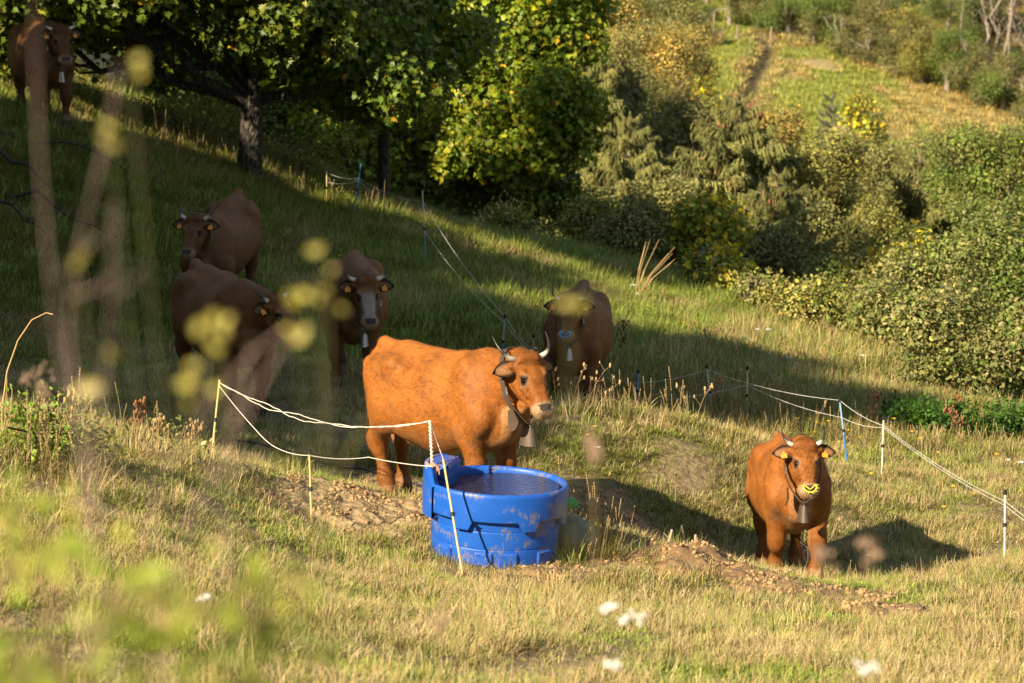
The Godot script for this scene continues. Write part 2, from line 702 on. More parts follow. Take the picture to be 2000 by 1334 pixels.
func tuft(sd: int, count: int, r: float, l0: float, l1: float, w: float, bend: float, stand0: float, cols: Array) -> ArrayMesh:
	rng.seed = sd
	var mb := MB.new()
	for i in count:
		var a := rnd(0, TAU)
		var rr := sqrt(rng.randf()) * r
		var c: Color = cols[rng.randi() % cols.size()]
		c = c * rnd(0.75, 1.25)
		var tip := c.lerp(cols[rng.randi() % cols.size()], rnd(0.0, 0.6))
		blade(mb, Vector3(cos(a) * rr, -0.02, sin(a) * rr), a + rnd(-1.3, 1.3), rnd(l0, l1), w * rnd(0.6, 1.3), rnd(0.05, bend), rnd(stand0, 1.5), c, tip)
	return mb.mesh()


func seedhead(sd: int, count: int, hgt: float) -> ArrayMesh:
	rng.seed = sd
	var mb := MB.new()
	for i in count:
		var a := rnd(0, TAU)
		var lean := Vector3(cos(a), 0, sin(a)) * rnd(0.05, 0.35)
		var p0 := Vector3(rnd(-0.08, 0.08), -0.02, rnd(-0.08, 0.08))
		var hh := hgt * rnd(0.6, 1.15)
		var c := lin(0.40, 0.29, 0.13) * rnd(0.7, 1.2)
		var pts := []
		var rad := []
		for k in 5:
			var t := k / 4.0
			pts.append(p0 + Vector3.UP * hh * t * (1.0 - 0.12 * t) + lean * hh * t * t)
			rad.append(0.0022)
		mb.tube(pts, rad, 3, [c], false)
		var e: Vector3 = pts[4]
		var d: Vector3 = (pts[4] - pts[3]).normalized()
		for k in 5:
			mb.ball(e - d * 0.016 * k, Vector3(0.006, 0.011, 0.006) * rnd(0.8, 1.3), Basis(), 4, 2, c * rnd(0.7, 1.3))
	return mb.mesh()


func up_basis(p: Vector3, turn: float, s: float, lean := 0.12) -> Transform3D:
	var b := Basis(Vector3.UP, turn) * Basis(Vector3(rnd(-1, 1), 0, rnd(-1, 1)).normalized(), rnd(0, lean))
	return Transform3D(b.scaled(Vector3(s, s * rnd(0.75, 1.25), s)), p)


func build_grass() -> void:
	var green := [lin(0.24, 0.31, 0.05), lin(0.32, 0.36, 0.07), lin(0.17, 0.24, 0.04), lin(0.40, 0.40, 0.11)]
	var dry := [lin(0.62, 0.49, 0.24), lin(0.50, 0.37, 0.17), lin(0.70, 0.58, 0.33), lin(0.36, 0.26, 0.11)]
	var mixed := [lin(0.55, 0.45, 0.20), lin(0.30, 0.34, 0.07), lin(0.44, 0.38, 0.13), lin(0.22, 0.28, 0.05)]
	var gm := mat("grass_blades", Color.WHITE, 0.6, true)
	gm.backlight_enabled = true
	gm.backlight = Color(0.6, 0.6, 0.45)
	gm.metallic_specular = 0.35
	var kinds := [
		tuft(11, 28, 0.10, 0.04, 0.12, 0.0065, 0.6, 0.3, green), tuft(12, 28, 0.11, 0.04, 0.11, 0.006, 0.6, 0.25, mixed),
		tuft(13, 26, 0.13, 0.08, 0.19, 0.005, 0.7, 0.05, dry), tuft(14, 28, 0.10, 0.06, 0.15, 0.006, 0.6, 0.35, mixed),
		tuft(15, 30, 0.09, 0.12, 0.27, 0.0065, 0.45, 0.75, green), tuft(16, 26, 0.09, 0.12, 0.28, 0.005, 0.5, 0.7, dry),
		seedhead(17, 3, 0.42), seedhead(18, 2, 0.30),
		tuft(19, 24, 0.14, 0.08, 0.20, 0.0055, 0.6, 0.0, dry), tuft(20, 18, 0.10, 0.03, 0.08, 0.014, 0.5, 0.2, green)]
	var where := []
	var cols := []
	for k in kinds:
		where.append([])
		cols.append([])
	rng.seed = 77
	var made := 0
	for n in 240000:
		# denser towards the camera: distance drawn so that the density falls off slowly with distance
		var t := rng.randf()
		var d := 7.5 + 44.0 * pow(t, 0.86)
		var hw := 0.19 * d + 1.2
		var x := rnd(-hw, hw)
		var z := -d
		var b := bare(x, z) if absf(x) < 8.0 and z < -17.0 and z > -40.0 else 0.0
		if rng.randf() < b * 0.86:
			continue
		# worn, thinly grown patches of the grazed turf
		var worn := smoothstep(0.12, 0.38, noise2.get_noise_2d(x * 13.0 + 700.0, z * 13.0)) * clampf((31.0 - d) / 3.0, 0.0, 1.0)
		if rng.randf() < worn * 0.72:
			continue
		var k := noise.get_noise_2d(x * 9.0 + 300.0, z * 9.0) * 0.9 + noise2.get_noise_2d(x * 22.0, z * 22.0) * 0.6
		var far := clampf((d - 29.0) / 4.0, 0.0, 1.0)
		var strip := clampf((x - 1.0 + (z + 36.0) * 0.25) / 2.0, 0.0, 1.0) * clampf((-z - 29.0) / 3.0, 0.0, 1.0)
		var r := rng.randf() * 0.85 + 0.08 + k * 0.85
		var q := 0
		if far < 0.5:
			if r < 0.25: q = 0
			elif r < 0.38: q = 9
			elif r < 0.54: q = 1
			elif r < 0.70: q = 2
			elif r < 0.90: q = 8
			else: q = 3
			if rng.randf() < 0.02: q = 5
			if rng.randf() < 0.012: q = 4
			if rng.randf() < 0.004: q = 7
		else:
			if r < 0.42: q = 0
			elif r < 0.52: q = 4
			elif r < 0.74: q = 3
			elif r < 0.94: q = 1
			else: q = 8
			if strip > 0.5 and rng.randf() < 0.5:
				q = [5, 4, 3, 4, 3, 5, 7][rng.randi() % 7]
		var s := rnd(0.42, 0.95) * lerpf(1.0, 1.6, far) * (1.0 - 0.45 * b) * (1.0 - 0.3 * worn)
		where[q].append(up_basis(Vector3(x, (soil_height(x, z) if b > 0.3 else near_height(x, z)), z), rnd(0, TAU), s))
		var w := rnd(0.8, 1.2)
		cols[q].append(Color(w * rnd(0.92, 1.08), w, w * rnd(0.85, 1.1)))
		made += 1
	# taller straw standing in drifts: [picture column, row, spread, count]
	for q in [[1110, 795, 0.7, 130], [1200, 815, 0.6, 60], [1400, 818, 0.8, 120], [1480, 822, 0.6, 90], [1600, 850, 0.8, 60], [800, 905, 0.35, 60], [1165, 1075, 0.35, 50],
			[1110, 1080, 0.25, 40], [40, 900, 0.5, 70], [300, 900, 0.7, 60], [480, 320, 1.6, 120], [330, 290, 1.2, 120], [640, 380, 1.2, 90], [1980, 1290, 0.5, 40], [1800, 870, 0.9, 90]]:
		var o := hit(q[0], q[1])
		for n in q[3]:
			var p := Vector3(o.x + rng.randfn(0, q[2] * 0.6), 0, o.z + rng.randfn(0, q[2] * 0.6))
			p.y = near_height(p.x, p.z)
			var kk: int = [5, 5, 6, 7, 4][rng.randi() % 5]
			where[kk].append(up_basis(p, rnd(0, TAU), rnd(0.8, 1.3)))
			cols[kk].append(Color.WHITE * rnd(0.8, 1.15))
	# crumbs of dug soil
	var crumb := MB.new()
	crumb.ball(Vector3.ZERO, Vector3(0.022, 0.015, 0.02), Basis(), 7, 5, lin(0.38, 0.25, 0.125))
	for i in crumb.v.size():
		crumb.v[i] *= 1.0 + 0.5 * noise.get_noise_3dv(crumb.v[i] * 900.0)
	var cw := []
	var ccol := []
	for n in 26000:
		var x := rnd(-2.4, 3.5)
		var z := rnd(-26.8, -19.8)
		if bare(x, z) < 0.45 or noise.get_noise_2d(x * 50.0, z * 50.0) < 0.02:
			continue
		cw.append(up_basis(Vector3(x, soil_height(x, z) + 0.004, z), rnd(0, TAU), rnd(0.25, 1.0) * rnd(0.4, 1.3), 1.5))
		ccol.append(Color(1.0, 0.97, 0.92) * rnd(0.8, 1.35))
	tag(many(crumb.mesh(), "soil_crumbs", M.stone, cw, ccol), "loose crumbs of brown soil scattered on the bare ground", "soil", "", "stuff")
	print("crumbs ", cw.size())
	# coarse grass of the far meadow
	var far_grass := [tuft(31, 16, 0.25, 0.12, 0.35, 0.03, 0.5, 0.4, [lin(0.38, 0.44, 0.07), lin(0.46, 0.46, 0.11)]), tuft(32, 16, 0.25, 0.12, 0.4, 0.03, 0.5, 0.4, [lin(0.62, 0.48, 0.18), lin(0.52, 0.39, 0.14)])]
	var fw := [[], []]
	var fc := [[], []]
	for n in 14000:
		var x := rnd(4.5, 33.0)
		var z := rnd(-157.0, -113.0)
		var g := meadow_tint(x, z)
		if g.r > 0.57 or rill_at(x, z) < 0.35:
			continue
		var q := 1 if g.r > g.g * 1.08 else 0
		fw[q].append(up_basis(Vector3(x, meadow_height(x, z), z), rnd(0, TAU), rnd(0.6, 1.2)))
		fc[q].append(Color.WHITE * rnd(0.8, 1.2))
	var words := ["short green grass growing across the pasture", "cropped mixed green and straw grass of the pasture", "flattened dry straw lying on the pasture", "green and yellow grass growing on the slope",
		"long green grass standing on the slope", "long dry yellow grass standing in drifts", "tall straw seed heads standing above the grass", "low brown seed heads among the grass", "matted pale hay lying on the ground", "small broad green leaves between the grass"]
	var names := ["green_grass", "cropped_grass", "dry_grass", "slope_grass", "long_green_grass", "long_dry_grass", "seed_heads", "low_seed_heads", "matted_hay", "small_herbs"]
	for k in kinds.size():
		tag(many(kinds[k], names[k], gm, where[k], cols[k]), words[k], "grass", "", "stuff")
	for k in 2:
		tag(many(far_grass[k], "meadow_grass", gm, fw[k], fc[k]), ["green grass on the far hill meadow", "tan dry grass on the far hill meadow"][k], "grass", "", "stuff")
	print("grass ", made)


# ---------------------------------------------------------------- trees and shrubs
# leaf outlines: half of a lobed maple leaf and a plain oval
const MAPLE := [[0.0, 0.0], [0.16, 0.05], [0.40, -0.06], [0.30, 0.16], [0.58, 0.30], [0.34, 0.36], [0.38, 0.56], [0.17, 0.58], [0.0, 1.0]]
const OVAL := [[0.0, 0.0], [0.22, 0.22], [0.30, 0.50], [0.18, 0.80], [0.0, 1.0]]


func leaf(mb: MB, p: Vector3, dir: Vector3, up: Vector3, s: float, shape: Array, col: Color) -> void:
	var side := dir.cross(up).normalized()
	up = side.cross(dir).normalized()
	var fold := rnd(0.1, 0.45)
	var droop := rnd(0.0, 0.3)
	var mid := p + dir * s * 0.42 - up * droop * s * 0.1
	for m in [-1.0, 1.0]:
		var nn: Vector3 = (up - side * m * fold).normalized()
		var first := mb.v.size()
		mb.vert(mid, nn, col)
		for q in shape:
			mb.vert(p + dir * q[1] * s + side * m * q[0] * s + up * (fold * q[0] * s - droop * q[1] * q[1] * s * 0.5), nn, col)
		for i in shape.size() - 1:
			if m > 0:
				mb.tri(first, first + i + 1, first + i + 2)
			else:
				mb.tri(first, first + i + 2, first + i + 1)


# a spray of leaves on a short twig, growing along +y
func spray(sd: int, count: int, r: float, size: float, shape: Array, cols: Array, twig: Color) -> ArrayMesh:
	rng.seed = sd
	var mb := MB.new()
	mb.tube([Vector3(0, -r * 0.9, 0), Vector3(rnd(-0.1, 0.1) * r, 0, rnd(-0.1, 0.1) * r), Vector3(rnd(-0.3, 0.3) * r, r * 0.8, rnd(-0.3, 0.3) * r)], [r * 0.025, r * 0.018, r * 0.008], 3, [twig], false)
	for i in count:
		var a := rnd(0, TAU)
		var y := rnd(-0.7, 0.9)
		var rr := rnd(0.15, 1.0) * sqrt(1.0 - y * y * 0.7)
		var p := Vector3(cos(a) * rr, y, sin(a) * rr) * r
		var out := (Vector3(cos(a), rnd(-0.9, 0.3), sin(a)) + Vector3(rnd(-0.4, 0.4), 0, rnd(-0.4, 0.4))).normalized()
		var up := (Vector3.UP + Vector3(rnd(-0.8, 0.8), rnd(-0.4, 0.4), rnd(-0.8, 0.8))).normalized()
		var c: Color = cols[rng.randi() % cols.size()]
		leaf(mb, p, out, up, size * rnd(0.5, 1.3), shape, c * rnd(0.75, 1.25))
	return mb.mesh()


# hanging spruce bough, growing along +x
func bough(sd: int, ln: float, drape: float, col: Color, tipcol: Color) -> ArrayMesh:
	rng.seed = sd
	var mb := MB.new()
	var pts := []
	var rad := []
	for k in 7:
		var t := k / 6.0
		pts.append(Vector3(ln * t, ln * (-0.34 * t + 0.26 * t * t), sin(t * 5.0 + sd) * 0.03 * ln))
		rad.append(0.022 * ln * (1.0 - 0.8 * t))
	mb.tube(pts, rad, 4, [lin(0.17, 0.14, 0.10)], false)
	for i in 64:
		var t := pow(rnd(0.02, 1.0), 0.7)
		var s := t * 6.0
		var a: Vector3 = pts[mini(int(s), 5)].lerp(pts[mini(int(s), 5) + 1], s - int(s) if s < 6.0 else 1.0)
		var w := -1.0 if i % 2 else 1.0
		var reach := ln * rnd(0.08, 0.30) * (1.15 - t)
		var fall := drape * rnd(0.35, 1.0) * (1.1 - 0.55 * t)
		var b := a + Vector3(rnd(0.02, 0.14) * ln, -fall * 0.15, w * reach)
		var e := b + Vector3(rnd(-0.03, 0.08) * ln, -fall, w * reach * 0.25)
		var c := col.lerp(tipcol, rng.randf() * rng.randf()) * rnd(0.75, 1.25)
		# twig: three-sided needle-covered prism with short side shoots
		mb.tube([a, b, b.lerp(e, 0.5), e], [0.006, 0.018, 0.024, 0.005], 3, [c], false, 0.55)
		for j in 5:
			var m := b.lerp(e, rnd(0.0, 0.9))
			var o := m + Vector3(rnd(-0.09, 0.09), rnd(-0.14, -0.04), rnd(-0.09, 0.09))
			mb.tube([m, o], [0.017, 0.004], 3, [c * rnd(0.85, 1.2)], false, 0.6)
	return mb.mesh()


func bark(called: String, dark: Color, light: Color, sd: int) -> StandardMaterial3D:
	var m := mat(called, Color.WHITE, 0.95)
	m.albedo_texture = noise_tex(0.03, dark.linear_to_srgb(), light.linear_to_srgb(), 256, 5, 0.0, sd, 0.5)
	m.uv1_triplanar = true
	m.uv1_scale = Vector3(2.4, 0.9, 2.4)
	m.heightmap_enabled = true
	m.heightmap_texture = noise_tex(0.04, Color.BLACK, Color.WHITE, 256, 5, 0.0, sd + 1)
	m.heightmap_scale = 5.0
	return m


func limb(mb: MB, a: Vector3, b: Vector3, r0: float, r1: float, sag := 0.0, sides := 7) -> Array:
	var pts := []
	var rad := []
	var n := 7
	var w := a.distance_to(b) * 0.05
	for k in n + 1:
		var t := float(k) / n
		var p := a.lerp(b, t) + Vector3.UP * sin(t * PI) * sag
		if k > 0 and k < n:
			p += Vector3(rnd(-w, w), rnd(-w, w), rnd(-w, w))
		pts.append(p)
		rad.append(lerpf(r0, r1, pow(t, 0.8)))
	mb.tube(pts, rad, sides, [], true)
	return pts


# a broadleaf tree: trunk, limbs that reach the lobes of the crown, twigs, and sprays of leaves round the lobes
func broadleaf(o: Dictionary) -> Node3D:
	rng.seed = o.seed
	var p: Vector3 = o.at
	var t := base(o.get("name", "broadleaf_tree"), p, o.label, o.get("category", "tree"), o.get("group", ""))
	var mb := MB.new()
	var fork: Vector3 = o.get("fork", Vector3(0, o.height * 0.35, 0))
	var r: float = o.get("r", 0.15)
	if o.get("trunk", true):
		var pts := [Vector3(0, -0.5, 0), Vector3(0, 0.0, 0), fork * 0.3, fork * 0.65 + Vector3(rnd(-0.05, 0.05), 0, rnd(-0.05, 0.05)), fork]
		mb.tube(pts, [r * 1.5, r * 1.3, r * 1.05, r, r * 0.85], 12)
	var mm: Array = o.sprays
	var w := []
	var cc := []
	for m in mm:
		w.append([])
		cc.append([])
	var lobes: Array = o.lobes
	var total := 0.0
	for l in lobes:
		total += l[1].x * l[1].y + l[1].y * l[1].z + l[1].x * l[1].z
	for l in lobes:
		var c: Vector3 = l[0]
		var rd: Vector3 = l[1]
		var path := limb(mb, fork * rnd(0.75, 1.0), c + Vector3(0, -rd.y * 0.1, 0), r * 0.55, r * 0.14, rnd(0.0, 0.3), 6)
		var subs := []
		for k in int(o.get("subs", 10)):
			var d := Vector3(rng.randfn(), rng.randfn(), rng.randfn()).normalized()
			var q := c + d * rd * rnd(0.55, 0.95)
			subs.append(q)
			limb(mb, path[4 + (k % 4)], q, r * 0.13, r * 0.03, rnd(-0.1, 0.15), 4)
		var cnt := int(o.count * (rd.x * rd.y + rd.y * rd.z + rd.x * rd.z) / total)
		var sr: float = o.get("clump", 0.33) * (rd.x + rd.y + rd.z) / 3.0
		var tone := []
		for k in subs.size():
			tone.append(rnd(0.7, 1.3))
		for k in cnt:
			var which := rng.randi() % subs.size()
			var q: Vector3 = subs[which]
			var d := Vector3(rng.randfn(), rng.randfn(), rng.randfn()).normalized()
			if rng.randf() < 0.16:
				q = c + d * rd * rnd(0.2, 1.25)
			else:
				q += d * sr * absf(rng.randfn(0.55, 0.38)) * Vector3(1.25, 0.65, 1.25)
			if p.y + q.y < land(p.x + q.x, p.z + q.z) + 0.15:
				continue
			var i := rng.randi() % mm.size()
			var out := (d + (q - c).normalized() * 0.6 + Vector3.UP * 0.5).normalized()
			var bs := Basis(Quaternion(Vector3.UP, out)) * Basis(Vector3.UP, rnd(0, TAU))
			var s := rnd(0.7, 1.3)
			w[i].append(Transform3D(bs.scaled(Vector3(s, s, s)), q))
			var tint: Color = o.tints[(which + (rng.randi() % 2)) % o.tints.size()]
			cc[i].append(tint * (tone[which] * rnd(0.85, 1.15)))
	put(mb, "trunk", o.bark, t)
	for i in mm.size():
		if w[i].size():
			many(mm[i], "crown", M.leaves, w[i], cc[i], t)
	return t


func spruce(o: Dictionary) -> Node3D:
	rng.seed = o.seed
	var p: Vector3 = o.at
	var t := base("spruce_tree", p, o.label, "spruce", o.get("group", ""))
	var mb := MB.new()
	var hh: float = o.height
	var pts := []
	var rad := []
	for k in 9:
		var f := k / 8.0
		pts.append(Vector3(sin(f * 3.0 + o.seed) * 0.05, -0.5 + (hh + 0.5) * f, cos(f * 4.0) * 0.04))
		rad.append(lerpf(o.r, 0.012, f))
	mb.tube(pts, rad, 8)
	put(mb, "trunk", o.bark, t)
	var kinds: Array = o.boughs
	var w := []
	var cc := []
	for m in kinds:
		w.append([])
		cc.append([])
	var cones := []
	var y: float = hh * float(o.get("from", 0.08))
	while y < hh * 0.985:
		var f := y / hh
		var ln: float = o.spread * pow(1.0 - f, float(o.get("power", 0.75))) + 0.10
		var n := 5 if f < 0.9 else 4
		var a0 := rnd(0, TAU)
		for k in n:
			var i := rng.randi() % kinds.size()
			var s := ln * rnd(0.75, 1.15)
			var a := a0 + TAU * k / n + rnd(-0.3, 0.3)
			var bs := Basis(Vector3.UP, a) * Basis(Vector3(0, 0, 1), lerpf(-0.12, 0.45, f * f) + rnd(-0.12, 0.12)) * Basis(Vector3.RIGHT, rnd(-0.25, 0.25))
			w[i].append(Transform3D(bs.scaled(Vector3(s, lerpf(s, 1.0, 0.35), s)), Vector3(0, y + rnd(-0.05, 0.05), 0)))
			cc[i].append(Color.WHITE * rnd(0.8, 1.2))
			if rng.randf() < float(o.get("cones", 0.0)):
				for j in 3:
					cones.append(Vector3(0, y, 0) + bs * Vector3(s * rnd(0.5, 0.95), -0.22 * s - 0.08, rnd(-0.2, 0.2) * s))
		y += rnd(0.16, 0.24) * float(o.get("gap", 1.0))
	for i in kinds.size():
		many(kinds[i], "crown", M.needles, w[i], cc[i], t)
	if cones.size():
		var cm := MB.new()
		for q in cones:
			cm.ball(q, Vector3(0.022, 0.065, 0.022), Basis(), 6, 5, lin(0.30, 0.13, 0.07) * rnd(0.7, 1.3))
		tag(put(cm, "cones", M.twigs, t), "reddish brown hanging cones", "", "", "stuff")
	return t


func ring_lobes(n: int, c: Vector3, r: Vector3, lr: float) -> Array:
	var out := []
	for k in n:
		var d := Vector3(rng.randfn(), rng.randfn() * 0.9, rng.randfn()).normalized()
		var s := lr * rnd(0.75, 1.25)
		out.append([c + d * r * rnd(0.5, 1.08), Vector3(s, s * 0.75, s)])
	return out


func build_trees() -> void:
	var lm := mat("leaves", Color.WHITE, 0.45, true)
	lm.backlight_enabled = true
	lm.backlight = Color(0.75, 0.75, 0.5)
	lm.metallic_specular = 0.4
	mat("needles", Color.WHITE, 0.7, true)
	mat("twigs", Color.WHITE, 0.85, true)
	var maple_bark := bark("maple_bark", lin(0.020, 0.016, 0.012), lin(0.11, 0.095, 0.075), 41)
	var grey_bark := bark("grey_bark", lin(0.20, 0.16, 0.12), lin(0.48, 0.41, 0.33), 43)
	var red_bark := bark("spruce_bark", lin(0.16, 0.11, 0.08), lin(0.36, 0.27, 0.20), 45)
	var tw := lin(0.06, 0.045, 0.03)
	var mg := [lin(0.106, 0.169, 0.022), lin(0.138, 0.200, 0.025), lin(0.200, 0.237, 0.031), lin(0.088, 0.138, 0.022)]
	var my := [lin(0.375, 0.338, 0.037), lin(0.250, 0.275, 0.037), lin(0.525, 0.338, 0.025), lin(0.175, 0.213, 0.025)]
	G.maple = [spray(201, 22, 0.30, 0.105, MAPLE, mg, tw), spray(202, 20, 0.32, 0.11, MAPLE, mg, tw), spray(203, 20, 0.3, 0.10, MAPLE, mg + my, tw)]
	var wg := [Color(1, 1, 1), Color(1.15, 1.1, 0.9), Color(0.85, 0.95, 0.9), Color(1.3, 1.15, 0.8)]
	# the dark maple with the forked trunk
	rng.seed = 301
	var pa := on(at(485, 356, 41.0))
	var lobes := [[Vector3(-3.0, 2.7, 0.6), Vector3(1.5, 0.7, 1.5)], [Vector3(-4.6, 2.9, -0.5), Vector3(1.5, 0.9, 1.5)], [Vector3(0.7, 2.5, 0.9), Vector3(1.3, 0.7, 1.2)], [Vector3(1.5, 2.0, 0.2), Vector3(0.9, 0.5, 0.9)], [Vector3(2.1, 1.5, 0.6), Vector3(0.65, 0.4, 0.65)],
		[Vector3(-1.2, 3.2, 1.2), Vector3(1.9, 0.8, 1.6)], [Vector3(-1.0, 4.6, -0.5), Vector3(2.8, 1.4, 2.8)], [Vector3(-4.0, 4.4, 0.8), Vector3(2.2, 1.2, 2.2)], [Vector3(0.4, 3.5, 0.2), Vector3(1.2, 0.6, 1.2)],
		[Vector3(0.8, 1.9, -1.4), Vector3(1.1, 0.6, 1.0)], [Vector3(-2.0, 2.2, -2.0), Vector3(1.6, 0.8, 1.4)], [Vector3(-3.6, 1.9, -1.6), Vector3(1.2, 0.6, 1.2)], [Vector3(-0.6, 5.9, -0.5), Vector3(2.4, 1.2, 2.4)], [Vector3(-3.0, 4.4, 3.0), Vector3(1.6, 0.9, 1.5)], [Vector3(-0.6, 4.5, 3.2), Vector3(1.7, 0.9, 1.5)], [Vector3(0.5, 4.2, 2.6), Vector3(1.2, 0.7, 1.2)], [Vector3(-5.2, 4.4, 2.2), Vector3(1.6, 0.9, 1.5)]]
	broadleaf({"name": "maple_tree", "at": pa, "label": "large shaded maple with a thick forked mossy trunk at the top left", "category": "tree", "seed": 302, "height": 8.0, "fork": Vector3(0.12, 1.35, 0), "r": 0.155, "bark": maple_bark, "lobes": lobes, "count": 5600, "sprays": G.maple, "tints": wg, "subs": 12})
	# the slender maple by the fence, in the shade of the first
	var pb := on(at(748, 396, 44.5))
	lobes = [[Vector3(-0.8, 2.0, 0.5), Vector3(0.8, 0.5, 0.7)], [Vector3(0.3, 1.7, 0.6), Vector3(0.75, 0.5, 0.7)], [Vector3(-0.3, 2.8, 0.4), Vector3(1.0, 0.7, 0.9)], [Vector3(0.8, 2.7, 0.3), Vector3(0.8, 0.7, 0.8)], [Vector3(-0.2, 3.5, 0.0), Vector3(0.9, 0.6, 0.9)]]
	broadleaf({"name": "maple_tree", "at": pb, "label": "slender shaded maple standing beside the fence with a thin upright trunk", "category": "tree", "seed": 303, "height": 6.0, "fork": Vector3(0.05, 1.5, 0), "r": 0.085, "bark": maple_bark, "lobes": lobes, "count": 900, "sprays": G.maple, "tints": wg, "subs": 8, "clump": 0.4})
	# the sunlit maple to the right of it
	var pc := on(at(985, 420, 51.0))
	pc.y = land(pc.x, pc.z)
	var lift := at(1000, 230, 51.0).y - pc.y
	lobes = []
	for q in [[900, 80, 1.0], [1010, 60, 1.0], [1100, 90, 0.85], [860, 180, 0.9], [960, 170, 1.0], [1060, 190, 1.0], [1120, 200, 0.6], [880, 270, 0.85], [980, 290, 0.95], [1080, 290, 0.85], [1010, 370, 0.75], [1090, 385, 0.65], [930, 350, 0.7], [800, 260, 0.8], [820, 120, 0.9], [950, -40, 1.1], [1070, -30, 1.0], [1000, -140, 1.2], [880, -60, 1.0], [700, 300, 0.7], [640, 265, 0.5], [1120, 20, 0.7]]:
		var w := at(q[0], q[1], 51.0 + rnd(-1.0, 1.0)) - pc
		var k: float = q[2]
		lobes.append([w, Vector3(0.72, 0.52, 0.75) * k])
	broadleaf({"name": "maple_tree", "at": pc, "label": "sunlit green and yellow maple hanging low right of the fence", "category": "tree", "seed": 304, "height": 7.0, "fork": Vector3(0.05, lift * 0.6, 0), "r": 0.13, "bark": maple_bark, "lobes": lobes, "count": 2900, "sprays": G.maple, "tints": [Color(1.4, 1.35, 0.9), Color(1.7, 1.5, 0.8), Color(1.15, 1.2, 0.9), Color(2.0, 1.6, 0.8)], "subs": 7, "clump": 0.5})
	# low leafy branches and trees behind the first cow
	for q in [[40, 200, 46.0, 2.1, "leafy dark tree behind the cow in the top left corner", 311], [260, 210, 50.0, 2.1, "dark undergrowth tree left of the forked maple trunk", 312], [560, 280, 56.0, 2.4, "black shaded tree between the two maple trunks", 313], [840, 300, 58.0, 2.2, "shaded tree behind the sunlit maple", 314], [-150, 150, 50.0, 2.4, "dark tree at the left edge of the wood", 315]]:
		var pp := at(q[0], q[1], q[2])
		pp.y = land(pp.x, pp.z)
		rng.seed = q[5]
		var sz: float = q[3]
		broadleaf({"name": "woodland_tree", "at": pp, "label": q[4], "seed": q[5], "height": sz * 2.4, "fork": Vector3(0.1, sz * 0.55, 0), "r": 0.13, "bark": maple_bark, "lobes": ring_lobes(9, Vector3(0, sz * 1.15, 0), Vector3(sz * 0.95, sz * 0.95, sz * 0.8), sz * 0.42), "count": 1500, "sprays": G.maple, "tints": wg, "subs": 8, "group": "trees of the dark wood"})
	# the trees off to the left whose shade lies over the hillside
	for q in [[-9.6, -18.9, 11.4, 3.0, 321], [-10.2, -23.2, 10.9, 3.0, 322], [-10.8, -28.4, 10.0, 2.8, 323], [-11.4, -32.2, 7.2, 2.1, 326], [-13.5, -19.5, 12.5, 3.2, 324], [-13.5, -24.5, 11.5, 3.0, 327], [-14.0, -28.5, 10.0, 2.6, 328]]:
		rng.seed = q[4]
		var gp := on(Vector3(q[0], 0, q[1]))
		var top: float = q[2] - gp.y
		var rr: float = q[3]
		broadleaf({"name": "shade_tree", "at": gp, "label": "leafy tree left of the pasture that shades the hillside", "group": "shade trees left of the pasture", "seed": q[4], "height": top, "fork": Vector3(0, top * 0.3, 0), "r": 0.2, "bark": maple_bark, "lobes": ring_lobes(14, Vector3(0, top * 0.56, 0), Vector3(rr * 0.72, top * 0.32, rr * 0.72), rr * 0.42), "count": 4200, "sprays": G.maple, "tints": wg, "subs": 9})
	build_far_trees(grey_bark, red_bark, tw)


